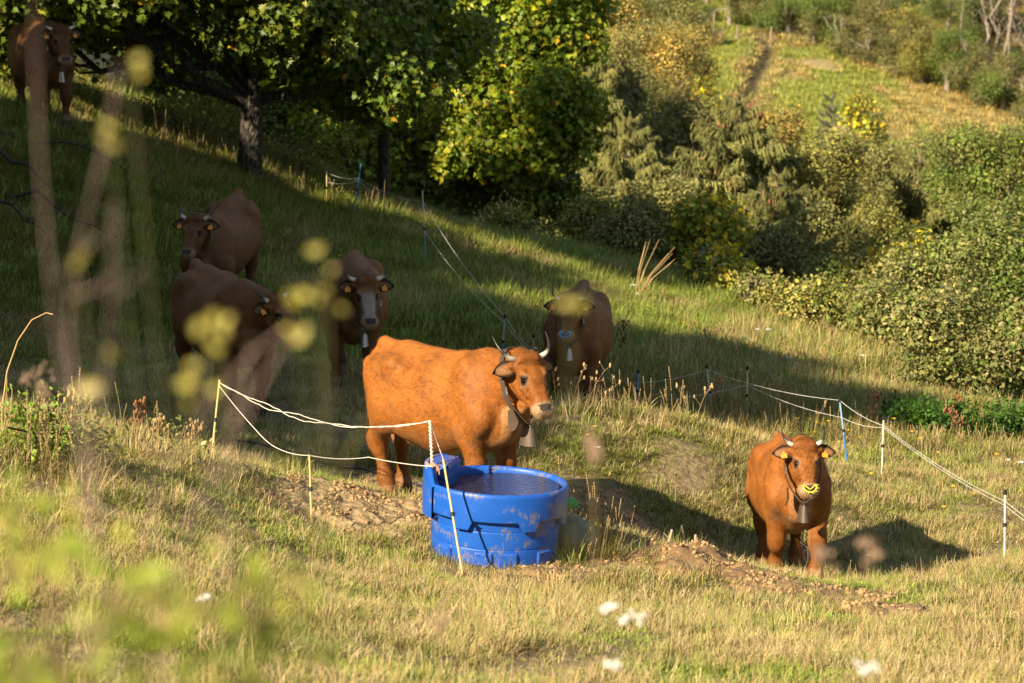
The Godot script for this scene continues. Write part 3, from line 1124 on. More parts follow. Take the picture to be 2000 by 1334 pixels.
func build_far_trees(grey_bark: Material, red_bark: Material, tw: Color) -> void:
	var ochre := [lin(0.40, 0.29, 0.075), lin(0.33, 0.27, 0.075), lin(0.25, 0.235, 0.07), lin(0.46, 0.30, 0.085)]
	var yellow := [lin(0.620, 0.464, 0.043), lin(0.493, 0.406, 0.043), lin(0.319, 0.348, 0.043), lin(0.232, 0.290, 0.043)]
	var olive := [lin(0.20, 0.21, 0.075), lin(0.27, 0.26, 0.10), lin(0.15, 0.175, 0.055), lin(0.33, 0.30, 0.13)]
	var green := [lin(0.145, 0.217, 0.043), lin(0.189, 0.261, 0.058), lin(0.246, 0.290, 0.072), lin(0.116, 0.174, 0.036)]
	var pale := [lin(0.36, 0.33, 0.08), lin(0.28, 0.28, 0.07), lin(0.42, 0.36, 0.12), lin(0.24, 0.25, 0.06)]
	G.ochre = [spray(211, 36, 0.34, 0.062, OVAL, ochre, tw), spray(212, 34, 0.36, 0.058, OVAL, ochre, tw)]
	G.yellow = [spray(213, 36, 0.34, 0.062, OVAL, yellow, tw), spray(214, 22, 0.30, 0.10, MAPLE, yellow, tw)]
	G.olive = [spray(215, 40, 0.34, 0.056, OVAL, olive, tw), spray(216, 40, 0.36, 0.052, OVAL, olive, tw)]
	G.green = [spray(217, 40, 0.34, 0.056, OVAL, green, tw), spray(218, 40, 0.36, 0.058, OVAL, green, tw)]
	G.pale = [spray(219, 36, 0.3, 0.052, OVAL, pale, tw), spray(220, 36, 0.32, 0.050, OVAL, pale, tw)]
	G.bough = [bough(231, 1.0, 0.34, lin(0.18, 0.185, 0.045), lin(0.32, 0.30, 0.08)), bough(232, 1.0, 0.42, lin(0.16, 0.17, 0.042), lin(0.29, 0.28, 0.075)), bough(233, 1.0, 0.30, lin(0.20, 0.195, 0.05), lin(0.33, 0.31, 0.09))]
	G.blue_bough = [bough(234, 1.0, 0.14, lin(0.13, 0.16, 0.085), lin(0.20, 0.23, 0.13)), bough(235, 1.0, 0.12, lin(0.12, 0.15, 0.08), lin(0.19, 0.22, 0.12))]
	# spruces: [column of trunk, row of top, distance, extra height below, spread, label, seed, cones]
	for q in [[1145, 60, 70.0, 3.6, "old spruce with draping boughs right of the sunlit maple", 401, 0.0], [1440, 190, 63.0, 3.2, "cone laden spruce with a bare trunk in the middle of the trees", 402, 0.35],
			[1800, 300, 68.0, 3.0, "dark spruce between the yellow tree and the right hand wood", 403, 0.25], [1310, 300, 76.0, 2.2, "half hidden spruce behind the small yellow maple", 404, 0.1], [1580, 450, 54.0, 1.6, "small spruce with reddish cones below the yellow tree", 405, 0.5], [1230, 230, 66.0, 2.8, "spruce with dense hanging boughs next to the old spruce", 406, 0.05], [1320, 400, 50.0, 1.3, "young spruce among the yellow leaves in the middle", 408, 0.0], [1520, 340, 60.0, 2.0, "ragged spruce right of the cone laden spruce", 409, 0.4], [1705, 430, 60.0, 1.7, "low dark spruce beside the yellow green birch", 410, 0.2], [1268, 150, 80.0, 2.4, "tall spruce showing behind the ochre tree", 411, 0.0]]:
		var top := at(q[0], q[1], q[2])
		var gyy := land(top.x, top.z)
		spruce({"at": Vector3(top.x, gyy, top.z), "height": top.y - gyy, "spread": q[3], "r": 0.17, "label": q[4], "seed": q[5], "cones": q[6], "bark": red_bark, "boughs": G.bough, "power": 0.72, "gap": 1.0})
	var bs := at(1622, 178, 88.0)
	var bg := land(bs.x, bs.z)
	spruce({"at": Vector3(bs.x, bg, bs.z), "height": bs.y - bg, "spread": 1.7, "r": 0.10, "label": "slender bluish spruce below the far meadow", "seed": 407, "bark": red_bark, "boughs": G.blue_bough, "power": 0.8, "gap": 1.4, "cones": 0.0})
	var mixed_in: Array = [G.olive[0], G.green[0], G.pale[0]]
	# broadleaf trees: [column, row of crown centre, distance, half width px, half height px, sprays, count, label, seed, number of lobes, trunk radius]
	var list := [
		[1250, 130, 84.0, 130, 90, "ochre", 900, "ochre autumn tree above the old spruce", 421, 12, 0.12],
		[1320, 235, 76.0, 75, 95, "ochre", 170, "thinning brown tree with bare grey twigs", 422, 9, 0.12],
		[1505, 272, 78.0, 50, 48, "ochre", 420, "round orange tinged tree below the meadow path", 423, 8, 0.10],
		[1640, 395, 66.0, 85, 110, "pale", 800, "yellow green birch with pale limbs in the middle", 424, 10, 0.10],
		[1690, 245, 84.0, 34, 52, "yellow", 170, "yellow leaved tree standing before the far meadow", 425, 8, 0.10],
		[1840, 350, 78.0, 110, 65, "olive", 800, "olive tree in front of the right end of the meadow", 426, 10, 0.14],
		[1935, 350, 66.0, 90, 105, "green", 1000, "bright green tree with pale branches at the right edge", 427, 12, 0.14],
		[1760, 375, 76.0, 80, 90, "olive", 650, "dull olive tree right of the yellow birch", 428, 9, 0.12],
		[1385, 450, 47.0, 50, 50, "yellow", 360, "small yellow maple in front of the spruces", 429, 9, 0.07],
		[1385, 550, 45.5, 55, 40, "yellow", 340, "low yellow green bush at the edge of the pasture", 430, 7, 0.05],
		[1235, 490, 47.0, 45, 60, "olive", 320, "dark olive sapling beside the dry stalks", 431, 7, 0.06],
		[1165, 455, 48.0, 35, 60, "pale", 280, "pale yellow sapling below the old spruce", 432, 6, 0.05],
		[1280, 240, 74.0, 110, 90, "olive", 620, "tangled olive tree behind the old spruce", 433, 10, 0.12],
		[1190, 200, 72.0, 60, 110, "olive", 520, "olive tree between the maple and the ochre tree", 434, 9, 0.12],
		[1195, 70, 92.0, 70, 80, "ochre", 600, "tall ochre tree close beside the top of the sunlit maple", 435, 10, 0.14],
		[1300, 60, 96.0, 80, 70, "olive", 620, "tall olive tree left of the wooden rack", 436, 10, 0.14],
		[1345, 140, 90.0, 55, 75, "ochre", 420, "narrow ochre tree at the left edge of the far meadow", 437, 9, 0.12],
		[1230, 20, 100.0, 80, 60, "green", 560, "dark green tree topping the ochre trees", 438, 9, 0.14],
		[1360, 230, 84.0, 45, 60, "yellow", 320, "small golden tree at the foot of the meadow path", 439, 8, 0.10],
		[1560, 380, 64.0, 55, 85, "pale", 520, "pale green tree left of the yellow green birch", 440, 9, 0.10],
		[1620, 490, 56.0, 65, 65, "olive", 480, "olive tree below the yellow green birch", 441, 9, 0.09],
		[1710, 490, 57.0, 65, 65, "pale", 480, "pale leaved tree in the hollow before the dark spruce", 442, 9, 0.09],
		[1500, 520, 52.0, 55, 60, "olive", 420, "olive sapling in front of the coned spruce", 443, 8, 0.07],
		[1290, 440, 60.0, 60, 70, "olive", 460, "olive tree at the foot of the hanging boughs", 444, 9, 0.09],
		[1680, 330, 74.0, 60, 60, "olive", 420, "olive tree right of the bluish spruce", 445, 9, 0.10]]
	for q in list:
		rng.seed = q[8]
		var c := at(q[0], q[1], q[2])
		var sx: float = q[3] * q[2] / FPX
		var sy: float = q[4] * q[2] / FPX
		var g := land(c.x, c.z)
		var hh := c.y - g
		broadleaf({"at": Vector3(c.x, g, c.z), "label": q[7], "seed": q[8] + 1000, "height": hh + sy, "fork": Vector3(rnd(-0.2, 0.2), maxf(hh - sy * 0.9, 0.6), 0), "r": q[10], "bark": grey_bark, "lobes": ring_lobes(q[9] + 6, Vector3(0, hh, 0), Vector3(sx, sy * 1.1, sx * 0.8), (sx + sy) * 0.19), "count": q[6], "sprays": G[q[5]] + mixed_in.slice(0, 1), "tints": [Color(1.2, 1.2, 1.1), Color(1.4, 1.3, 1.1), Color(0.95, 1.0, 0.95), Color(1.5, 1.4, 1.1)], "subs": 8, "clump": 0.5, "name": "broadleaf_tree"})
	# bushes along the edge of the pasture: [column, row of centre, distance, half width px, half height px, sprays, count, label, seed]
	for q in [[1915, 695, 38.0, 130, 105, "olive", 1500, "big grey green hazel bush at the right edge", 451], [1740, 650, 42.5, 100, 65, "olive", 850, "spreading olive bush left of the big hazel bush", 452], [1590, 645, 43.5, 85, 42, "pale", 480, "pale dry leaved bush at the head of the slope", 453],
			[1960, 560, 46.0, 120, 90, "green", 900, "tall green shrub behind the big hazel bush", 454], [1760, 540, 50.0, 70, 70, "yellow", 420, "golden shrub in the gap before the dark spruce", 455], [1850, 580, 46.0, 110, 70, "olive", 800, "olive shrub between the golden and green shrubs", 456], [1670, 580, 50.0, 75, 55, "pale", 400, "pale shrub with leaning bare branches", 457],
			[1470, 625, 44.0, 45, 25, "pale", 200, "low straw coloured shrub at the pasture edge", 458], [1960, 450, 56.0, 90, 70, "green", 600, "green shrub under the bright green tree", 460], [1000, 470, 49.0, 70, 35, "pale", 260, "pale scrub under the sunlit maple", 461]]:
		rng.seed = q[8]
		var c := at(q[0], q[1], q[2])
		var sx: float = q[3] * q[2] / FPX
		var sy: float = q[4] * q[2] / FPX
		var g := land(c.x, c.z)
		var hh := maxf(c.y - g, sy * 0.7)
		broadleaf({"name": "bush", "category": "bush", "at": Vector3(c.x, g, c.z), "label": q[7], "seed": q[8] + 1000, "height": hh + sy, "fork": Vector3(0, 0.25, 0), "r": 0.05, "bark": grey_bark, "lobes": ring_lobes(22, Vector3(0, hh, 0), Vector3(sx, sy, sx * 0.7), (sx + sy) * 0.15), "count": int(q[6] * 0.78), "sprays": G[q[5]] + mixed_in.slice(0, 2), "tints": [Color(1.1, 1.1, 1.05), Color(1.3, 1.2, 1.1), Color(0.95, 1.0, 0.95), Color(1.45, 1.35, 1.2)], "subs": 5, "clump": 0.5})
	# the wood along the top of the far meadow
	var words := ["green", "olive", "green", "olive", "green", "olive", "olive", "pale"]
	var n := 0
	var seen_kind := {}
	for q in [[1425, 50, 50, 0], [1480, 56, 55, 0], [1540, 70, 55, 0], [1590, 86, 55, 0], [1640, 104, 60, 0], [1695, 124, 65, 0], [1750, 144, 60, 0], [1800, 161, 60, 0], [1850, 181, 55, 0], [1905, 200, 45, 0], [1960, 218, 55, 0], [2010, 236, 60, 0],
			[1380, 10, 95, 1], [1460, 0, 100, 1], [1540, 20, 105, 1], [1620, 45, 110, 1], [1700, 65, 115, 1], [1780, 95, 115, 1], [1850, 115, 110, 1], [1930, 150, 100, 1], [2000, 165, 100, 1], [1270, 0, 100, 1], [1190, -10, 100, 1], [1320, -10, 90, 1]]:
		rng.seed = 500 + n
		var c := far_hit(q[0], q[1])
		var away := c.distance_to(Vector3(0, HC, 0))
		var sx: float = q[2] * away / FPX
		var g := c.y
		var hh: float = sx * (1.05 if q[3] == 0 else 1.5)
		var kind: String = words[n % 8]
		seen_kind[kind] = int(seen_kind.get(kind, -1)) + 1
		var which: String = ["broad", "tall", "narrow", "dense", "ragged", "low", "rounded"][seen_kind[kind] % 7]
		broadleaf({"name": "wood_edge_tree", "at": c, "label": "%s %s tree, number %s of that colour in the far wood" % [which, "golden" if kind == "yellow" else kind, ["one", "two", "three", "four", "five", "six", "seven", "eight", "nine", "ten", "eleven", "twelve"][seen_kind[kind]]], "group": "%s trees of the far wood" % kind, "seed": 1500 + n, "height": hh + sx, "fork": Vector3(0, maxf(hh - sx * 0.6, 0.8), 0), "r": 0.12, "bark": grey_bark, "lobes": ring_lobes(9, Vector3(0, hh, 0), Vector3(sx, sx * 1.2, sx * 0.8), sx * 0.5), "count": 640 if q[3] == 0 else 900, "sprays": G[kind], "tints": [Color(1, 1, 1), Color(1.2, 1.1, 1.0), Color(0.85, 0.9, 0.9)], "subs": 6, "clump": 0.45})
		n += 1
	# bare poplars at the right of the far wood
	n = 0
	for q in [[1880, 150], [1895, 172], [1915, 175], [1930, 182], [1945, 186], [1962, 195], [1980, 205], [1998, 208]]:
		rng.seed = 560 + n
		var p := far_hit(q[0], q[1])
		var t := base("bare_poplar", p, "tall bare grey poplar at the right end of the far wood", "tree", "bare poplars at the far wood")
		var mb := MB.new()
		var hh := rnd(7.5, 10.0)
		limb(mb, Vector3(0, -0.3, 0), Vector3(rnd(-0.5, 0.5), hh, rnd(-0.3, 0.3)), rnd(0.07, 0.12), 0.02, 0.0, 6)
		put(mb, "trunk", grey_bark, t)
		var bm := MB.new()
		for k in 34:
			var y := rnd(0.25, 0.98) * hh
			var a := rnd(0, TAU)
			limb(bm, Vector3(0, y, 0), Vector3(cos(a) * rnd(0.4, 1.0), y + rnd(0.5, 1.3), sin(a) * rnd(0.4, 1.0)), 0.022, 0.006, 0.1, 3)
		put(bm, "crown", grey_bark, t)
		n += 1


# ---------------------------------------------------------------- cows
# own axes: +x towards the head, +y up, +z to the animal's right; the origin lies on the ground under the barrel
func cow(o: Dictionary) -> Node3D:
	var yaw: float = deg_to_rad(o.yaw)
	var s: float = o.get("s", 1.0)
	var where := on(o.at)
	var root := base("cow", where, o.label, "cow", "cows in the pasture", yaw)
	var bs := Basis(Vector3.UP, yaw)
	# lie of the ground under the feet
	var fy := func(x: float, z: float) -> float:
		var w: Vector3 = where + bs * Vector3(x, 0, z)
		return gy(w.x, w.z) - where.y
	var yf: float = (fy.call(0.48 * s, 0.17) + fy.call(0.48 * s, -0.17)) * 0.5
	var yr: float = (fy.call(-0.66 * s, 0.16) + fy.call(-0.66 * s, -0.16)) * 0.5
	var slope: float = clampf((yf - yr) / (1.14 * s), -0.25, 0.25)
	var lift: float = (yf + yr) * 0.5
	var pt := func(x: float, y: float, z: float) -> Vector3:
		return Vector3(x * s, y * s + lift + slope * x * s, z * s)
	var cell: float = o.get("cell", 0.02)
	var poll: Vector3 = pt.call(o.poll.x, o.poll.y, o.poll.z)
	var lo := Vector3(-1.15 * s, minf(-0.25, minf(yf, yr) - 0.2), -0.5 * s)
	var hi := Vector3(maxf(1.15 * s, poll.x + 0.2), 1.62 * s + absf(slope) + lift, 0.5 * s)
	lo.z = minf(lo.z, poll.z - 0.25)
	hi.z = maxf(hi.z, poll.z + 0.25)
	var f := Field.new(lo, hi, cell, 0.026)
	var fat: float = o.get("fat", 1.0)
	# trunk
	f.cap(pt.call(0.36, 0.90, 0), pt.call(-0.05, 0.84, 0), 0.335 * s, 0.37 * s * fat, 0.80)
	f.cap(pt.call(-0.05, 0.84, 0), pt.call(-0.42, 0.90, 0), 0.37 * s * fat, 0.33 * s * fat, 0.86 * fat)
	f.cap(pt.call(0.10, 0.86, 0.08), pt.call(-0.30, 0.82, 0.10), 0.26 * s, 0.27 * s * fat, 0.85)
	f.cap(pt.call(0.10, 0.86, -0.08), pt.call(-0.30, 0.82, -0.10), 0.26 * s, 0.27 * s * fat, 0.85)
	f.cap(pt.call(0.46, 1.20, 0), pt.call(0.20, 1.20, 0), 0.10 * s, 0.07 * s, 0.9)
	f.cap(pt.call(0.20, 1.20, 0), pt.call(-0.50, 1.235, 0), 0.055 * s, 0.065 * s, 1.1)
	# rump: hips, tail head and pin bones
	f.cap(pt.call(-0.46, 1.08, 0), pt.call(-0.72, 1.06, 0), 0.20 * s, 0.17 * s, 0.95)
	f.cap(pt.call(-0.56, 1.235, 0), pt.call(-0.79, 1.275, 0), 0.06 * s, 0.042 * s)
	for z in [-1.0, 1.0]:
		f.cap(pt.call(-0.42, 1.150, 0.205 * z), pt.call(-0.55, 1.13, 0.19 * z), 0.075 * s, 0.085 * s)
		f.cap(pt.call(-0.50, 1.13, 0.19 * z), pt.call(-0.82, 1.12, 0.12 * z), 0.075 * s, 0.065 * s)
		# hind leg: thigh, knee, hock, shank
		var hx: float = o.legs[0 if z > 0 else 1]
		f.cap(pt.call(-0.58, 1.00, 0.17 * z), pt.call(-0.54, 0.74, 0.20 * z), 0.19 * s, 0.145 * s, 0.72)
		f.cap(pt.call(-0.72, 1.02, 0.14 * z), pt.call(-0.70, 0.74, 0.15 * z), 0.13 * s, 0.10 * s, 0.8)
		var hock: Vector3 = pt.call(-0.75 + hx * 0.6, 0.52, 0.16 * z)
		var foot := Vector3((-0.68 + hx) * s, fy.call((-0.68 + hx) * s, 0.155 * z * s), 0.155 * z * s)
		f.cap(pt.call(-0.56, 0.76, 0.19 * z), hock, 0.125 * s, 0.062 * s)
		f.cap(hock + Vector3(-0.03, 0.02, 0) * s, hock + Vector3(0.01, -0.05, 0) * s, 0.05 * s, 0.052 * s)
		f.cap(hock, foot + Vector3(0, 0.17, 0) * s, 0.050 * s, 0.042 * s)
		f.cap(foot + Vector3(0, 0.17, 0) * s, foot + Vector3(0.02, 0.12, 0) * s, 0.048 * s, 0.045 * s)
		f.cap(foot + Vector3(0.02, 0.12, 0) * s, foot + Vector3(0.07, 0.025, 0) * s, 0.042 * s, 0.055 * s)
		# foreleg: shoulder, elbow, knee, cannon
		var fx: float = o.legs[2 if z > 0 else 3]
		f.cap(pt.call(0.40, 1.08, 0.12 * z), pt.call(0.56, 0.80, 0.19 * z), 0.17 * s, 0.115 * s, 0.7)
		f.cap(pt.call(0.34, 1.17, 0.11 * z), pt.call(0.50, 0.94, 0.225 * z), 0.055 * s, 0.062 * s)
		f.cap(pt.call(-0.60, 1.02, 0.20 * z), pt.call(-0.52, 0.80, 0.235 * z), 0.09 * s, 0.085 * s)
		f.cap(pt.call(0.56, 0.82, 0.18 * z), pt.call(0.42, 0.70, 0.19 * z), 0.115 * s, 0.11 * s, 0.85)
		var ff := Vector3((0.47 + fx) * s, fy.call((0.47 + fx) * s, 0.16 * z * s), 0.16 * z * s)
		var bend: float = absf(fx) * 0.3
		var knee: Vector3 = pt.call(0.48 + fx * 0.55 + bend, 0.40, 0.17 * z)
		f.cap(pt.call(0.45, 0.72, 0.18 * z), knee, 0.112 * s, 0.060 * s)
		f.cap(knee + Vector3(0, 0.03, 0) * s, knee - Vector3(0, 0.04, 0) * s, 0.058 * s, 0.052 * s)
		f.cap(knee, ff + Vector3(-0.02, 0.16, 0) * s, 0.046 * s, 0.040 * s)
		f.cap(ff + Vector3(-0.02, 0.16, 0) * s, ff + Vector3(0, 0.12, 0) * s, 0.046 * s, 0.044 * s)
		f.cap(ff + Vector3(0, 0.12, 0) * s, ff + Vector3(0.05, 0.025, 0) * s, 0.042 * s, 0.055 * s)
	# chest, brisket, neck and dewlap
	f.cap(pt.call(0.52, 0.92, 0), pt.call(0.60, 0.74, 0), 0.20 * s, 0.15 * s, 0.9)
	f.cap(pt.call(0.62, 0.70, 0), pt.call(0.36, 0.56, 0), 0.11 * s, 0.10 * s)
	var nb: Vector3 = pt.call(0.48, 1.04, 0)
	var mid := nb.lerp(poll, 0.55) + Vector3(0.02, -0.02, 0) * s
	f.cap(nb, mid, 0.245 * s, 0.165 * s, 0.72)
	f.cap(mid, poll + Vector3(-0.06, -0.08, 0) * s, 0.165 * s, 0.12 * s, 0.78)
	f.cap(pt.call(0.46, 1.21, 0), poll + Vector3(-0.08, -0.01, 0) * s, 0.09 * s, 0.07 * s)
	var hx_: Vector3 = o.face.normalized()
	f.cap(pt.call(0.66, 0.72, 0), poll + hx_ * 0.16 * s + Vector3(-0.10, -0.20, 0) * s, 0.075 * s, 0.05 * s)
	# tail
	var tb: Vector3 = pt.call(-0.81, 1.27, 0)
	var t1: Vector3 = pt.call(-0.915, 1.16, 0.0)
	var t2: Vector3 = pt.call(-0.925, 0.78, o.get("tail", 0.03))
	f.cap(tb, t1, 0.042 * s, 0.032 * s)
	f.cap(t1, t2, 0.030 * s, 0.020 * s)
	# udder or sheath
	f.cap(pt.call(-0.42, 0.56, 0), pt.call(-0.30, 0.52, 0), 0.09 * s, 0.06 * s)
	f.close()
	var got := f.net()
	var mb := MB.new()
	var tint: Color = o.tint
	var v: PackedVector3Array = got[0]
	var n: PackedVector3Array = got[1]
	for i in v.size():
		var p := v[i] / s
		p.y -= (lift + slope * v[i].x) / s
		var c := tint
		var k := noise.get_noise_3d(p.x * 40.0, p.y * 40.0, p.z * 40.0)
		var k2 := noise2.get_noise_3d(p.x * 120.0, p.y * 120.0, p.z * 120.0)
		var streak := noise2.get_noise_3d(p.x * 60.0 + p.y * 40.0, p.y * 260.0 + p.x * 90.0, p.z * 260.0)
		c = c * (1.0 + 0.20 * k + 0.16 * k2 + 0.30 * streak)
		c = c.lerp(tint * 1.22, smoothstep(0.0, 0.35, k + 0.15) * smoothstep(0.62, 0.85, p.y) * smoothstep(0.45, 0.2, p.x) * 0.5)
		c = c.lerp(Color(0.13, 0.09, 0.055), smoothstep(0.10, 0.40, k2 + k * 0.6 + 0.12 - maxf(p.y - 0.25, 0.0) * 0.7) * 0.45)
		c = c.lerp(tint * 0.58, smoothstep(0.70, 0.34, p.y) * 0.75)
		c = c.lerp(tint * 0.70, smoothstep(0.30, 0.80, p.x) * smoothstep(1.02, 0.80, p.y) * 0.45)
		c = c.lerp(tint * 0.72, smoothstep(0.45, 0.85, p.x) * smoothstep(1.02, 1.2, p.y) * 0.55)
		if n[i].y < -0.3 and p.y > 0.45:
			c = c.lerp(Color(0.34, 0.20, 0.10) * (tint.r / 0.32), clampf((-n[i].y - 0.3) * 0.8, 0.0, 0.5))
		if absf(p.z) < 0.10 and p.y < 0.9 and p.y > 0.25:
			c = c.lerp(Color(0.46, 0.27, 0.13) * (tint.r / 0.32), 0.4)
		var over := p.y - 0.0
		if over < 0.16 and over > 0.09:
			c = c.lerp(Color(0.40, 0.28, 0.17), 0.35)
		if over < 0.075:
			c = Color(0.035, 0.028, 0.024)
		c.a = 1.0
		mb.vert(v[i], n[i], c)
	for i in got[2]:
		mb.ix.append(i)
	var hs: float = s * float(o.get("head", 0.9))
	# head on a finer grid, its own axes: x along the nose, y out of the forehead, z sideways
	var hz := hx_.cross(Vector3.UP)
	hz = -hz.normalized() if false else hz.normalized()
	hz = Basis(hx_, o.get("roll", 0.0)) * hz
	var hy := hz.cross(hx_).normalized()
	var hb := Basis(hx_, hy, hz)
	var ho: Vector3 = poll
	var g := Field.new(Vector3(-0.17, -0.30, -0.20), Vector3(0.56, 0.16, 0.20), 0.0085, 0.010)
	g.cap(Vector3(0.00, -0.045, 0), Vector3(0.17, -0.04, 0), 0.098, 0.092, 1.12)
	g.cap(Vector3(-0.02, 0.02, 0.055), Vector3(-0.02, 0.02, -0.055), 0.062, 0.062)
	g.cap(Vector3(-0.03, -0.06, 0), Vector3(-0.12, -0.12, 0), 0.11, 0.12, 0.95)
	g.cap(Vector3(0.15, -0.045, 0), Vector3(0.40, -0.06, 0), 0.084, 0.058, 1.0)
	g.cap(Vector3(0.10, 0.005, 0.06), Vector3(0.38, -0.025, 0.025), 0.035, 0.030)
	g.cap(Vector3(0.10, 0.005, -0.06), Vector3(0.38, -0.025, -0.025), 0.035, 0.030)
	g.cap(Vector3(0.43, -0.066, 0.036), Vector3(0.43, -0.066, -0.036), 0.062, 0.062)
	g.cap(Vector3(0.465, -0.045, 0.038), Vector3(0.465, -0.045, -0.038), 0.036, 0.036)
	g.cap(Vector3(0.475, -0.085, 0.030), Vector3(0.475, -0.085, -0.030), 0.036, 0.036)
	g.cap(Vector3(0.41, -0.142, 0.018), Vector3(0.41, -0.142, -0.018), 0.030, 0.030)
	for z in [-1.0, 1.0]:
		g.cap(Vector3(0.07, -0.14, 0.058 * z), Vector3(0.20, -0.155, 0.050 * z), 0.066, 0.050)
		g.cap(Vector3(0.20, -0.155, 0.045 * z), Vector3(0.40, -0.13, 0.02 * z), 0.046, 0.030)
		g.cap(Vector3(0.115, 0.022, 0.094 * z), Vector3(0.150, 0.020, 0.090 * z), 0.028, 0.024)
		g.cap(Vector3(0.20, -0.065, 0.094 * z), Vector3(0.27, -0.08, 0.070 * z), 0.028, 0.022)
		g.cap(Vector3(0.02, -0.02, 0.10 * z), Vector3(0.0, -0.02, 0.145 * z), 0.036, 0.026)
	g.close()
	for z in [-1.0, 1.0]:
		g.carve(Vector3(0.172, 0.000, 0.124 * z), 0.030)
		g.carve(Vector3(0.462, -0.006, 0.040 * z), 0.013)
	var hg := g.net()
	var hv: PackedVector3Array = hg[0]
	var hn: PackedVector3Array = hg[1]
	var first := mb.v.size()
	var pale := Color(0.50, 0.35, 0.20) * clampf(tint.r / 0.32, 0.6, 1.1)
	for i in hv.size():
		var p := hv[i]
		var k := noise.get_noise_3d(p.x * 90.0, p.y * 90.0, p.z * 90.0)
		var c := tint * (1.0 + 0.22 * k)
		c = c.lerp(tint * 0.62, smoothstep(0.10, -0.05, p.x) * 0.5 * smoothstep(-0.02, 0.05, p.y))
		if o.get("white", false):
			c = c.lerp(Color(0.42, 0.36, 0.30), smoothstep(0.10, 0.22, p.x) * smoothstep(0.09, 0.05, absf(p.z)) * 0.8)
		var ez := Vector3(p.x - 0.172, p.y + 0.002, absf(p.z) - 0.104).length()
		c = c.lerp(pale, smoothstep(0.075, 0.05, ez) * 0.3)
		c = c.lerp(Color(0.02, 0.014, 0.012), smoothstep(0.056, 0.040, ez))
		c = c.lerp(pale, smoothstep(0.385, 0.43, p.x + k * 0.012) * 0.85)
		c = c.lerp(tint * 0.8, smoothstep(-0.165, -0.19, p.y) * 0.5)
		var pad := smoothstep(0.418, 0.430, p.x) * smoothstep(0.496, 0.482, p.x) * smoothstep(-0.085, -0.070, p.y) * smoothstep(0.074, 0.060, absf(p.z) + (p.x - 0.42) * 0.25)
		c = c.lerp(Color(0.055, 0.045, 0.042), pad)
		c = c.lerp(Color(0.03, 0.02, 0.018), smoothstep(0.010, 0.004, absf(p.y + 0.118)) * smoothstep(0.36, 0.40, p.x) * 0.7)
		c.a = 1.0
		mb.vert(ho + hb * (p * hs), hb * hn[i], c)
	for i in hg[2]:
		mb.ix.append(first + i)
	# ears: cupped shells standing out sideways
	var drop: float = o.get("ear_drop", 0.15)
	for z in [-1.0, 1.0]:
		var e0: Vector3 = Vector3(0.005, -0.025, 0.115 * z)
		var ed: Vector3 = Vector3(0.05, -drop, z).normalized()
		var ew := Vector3(-0.94, 0.30, 0).normalized()
		ew = (ew - ed * ew.dot(ed)).normalized()
		var en: Vector3 = ed.cross(ew)
		if en.y < 0.0:
			en = -en
		var rows := 9
		var across := 8
		for lay in 2:
			var f0 := mb.v.size()
			for i in rows + 1:
				var u := float(i) / rows
				var half := 0.074 * pow(sin(PI * pow(clampf(u * 0.93 + 0.07, 0.0, 1.0), 0.75)), 0.75) if u < 0.999 else 0.004
				half = maxf(half, 0.022 if u < 0.2 else 0.004)
				for j in across + 1:
					var q := -1.0 + 2.0 * j / across
					var cup := (1.0 - q * q) * 0.035 * (1.0 - 0.5 * u)
					var p: Vector3 = e0 + ed * 0.195 * u + ew * half * q - en * cup + en * (0.004 if lay == 0 else -0.004)
					var rim := maxf(absf(q), smoothstep(0.55, 1.0, u))
					var c := tint * (0.65 if lay else 0.75)
					if lay == 0:
						c = c.lerp(pale * 0.7, smoothstep(0.8, 0.2, absf(q)) * 0.45)
					c = c.lerp(Color(0.025, 0.018, 0.015), smoothstep(0.50, 0.80, rim))
					c.a = 1.0
					mb.vert(ho + hb * (p * hs), (hb * (en * (1.0 if lay == 0 else -1.0) + ew * q * 0.5)).normalized(), c)
			for i in rows:
				for j in across:
					var a := f0 + i * (across + 1) + j
					mb.tri(a, a + 1, a + across + 1)
					mb.tri(a + 1, a + across + 2, a + across + 1)
		if o.get("tags", true):
			var tm := MB.new()
			var tp: Vector3 = e0 + ed * 0.085 - ew * 0.040 + en * 0.012
			var tb2 := Basis(ed, ew, en)
			tm.box(ho + hb * (tp * hs), Vector3(0.030, 0.024, 0.0025) * hs, hb * tb2, 0.002)
			tm.box(ho + hb * ((tp + ew * 0.032) * hs), Vector3(0.010, 0.012, 0.0025) * hs, hb * tb2, 0.002)
			put(tm, "ear_tag", M.ear_tag, root)
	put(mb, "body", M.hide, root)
	coat(root, mb, int(o.get("hairs", 9000)), s, o.seed)
	# fringe of hair on the poll
	rng.seed = o.seed + 5
	var tuftm := MB.new()
	for i in 320:
		var p := Vector3(rnd(-0.09, 0.07), 0.055, rnd(-0.085, 0.085))
		p.y = 0.070 - p.z * p.z * 4.0 - maxf(0.0, p.x) * 0.45
		var d := Vector3(rnd(0.2, 1.0), rnd(0.1, 0.9), rnd(-0.6, 0.6)).normalized()
		hair(tuftm, ho + hb * (p * hs - hy * 0.0), hb * d, rnd(0.02, 0.042) * hs, 0.005, tint * rnd(0.6, 1.15))
	put(tuftm, "poll_hair", M.hair, root)
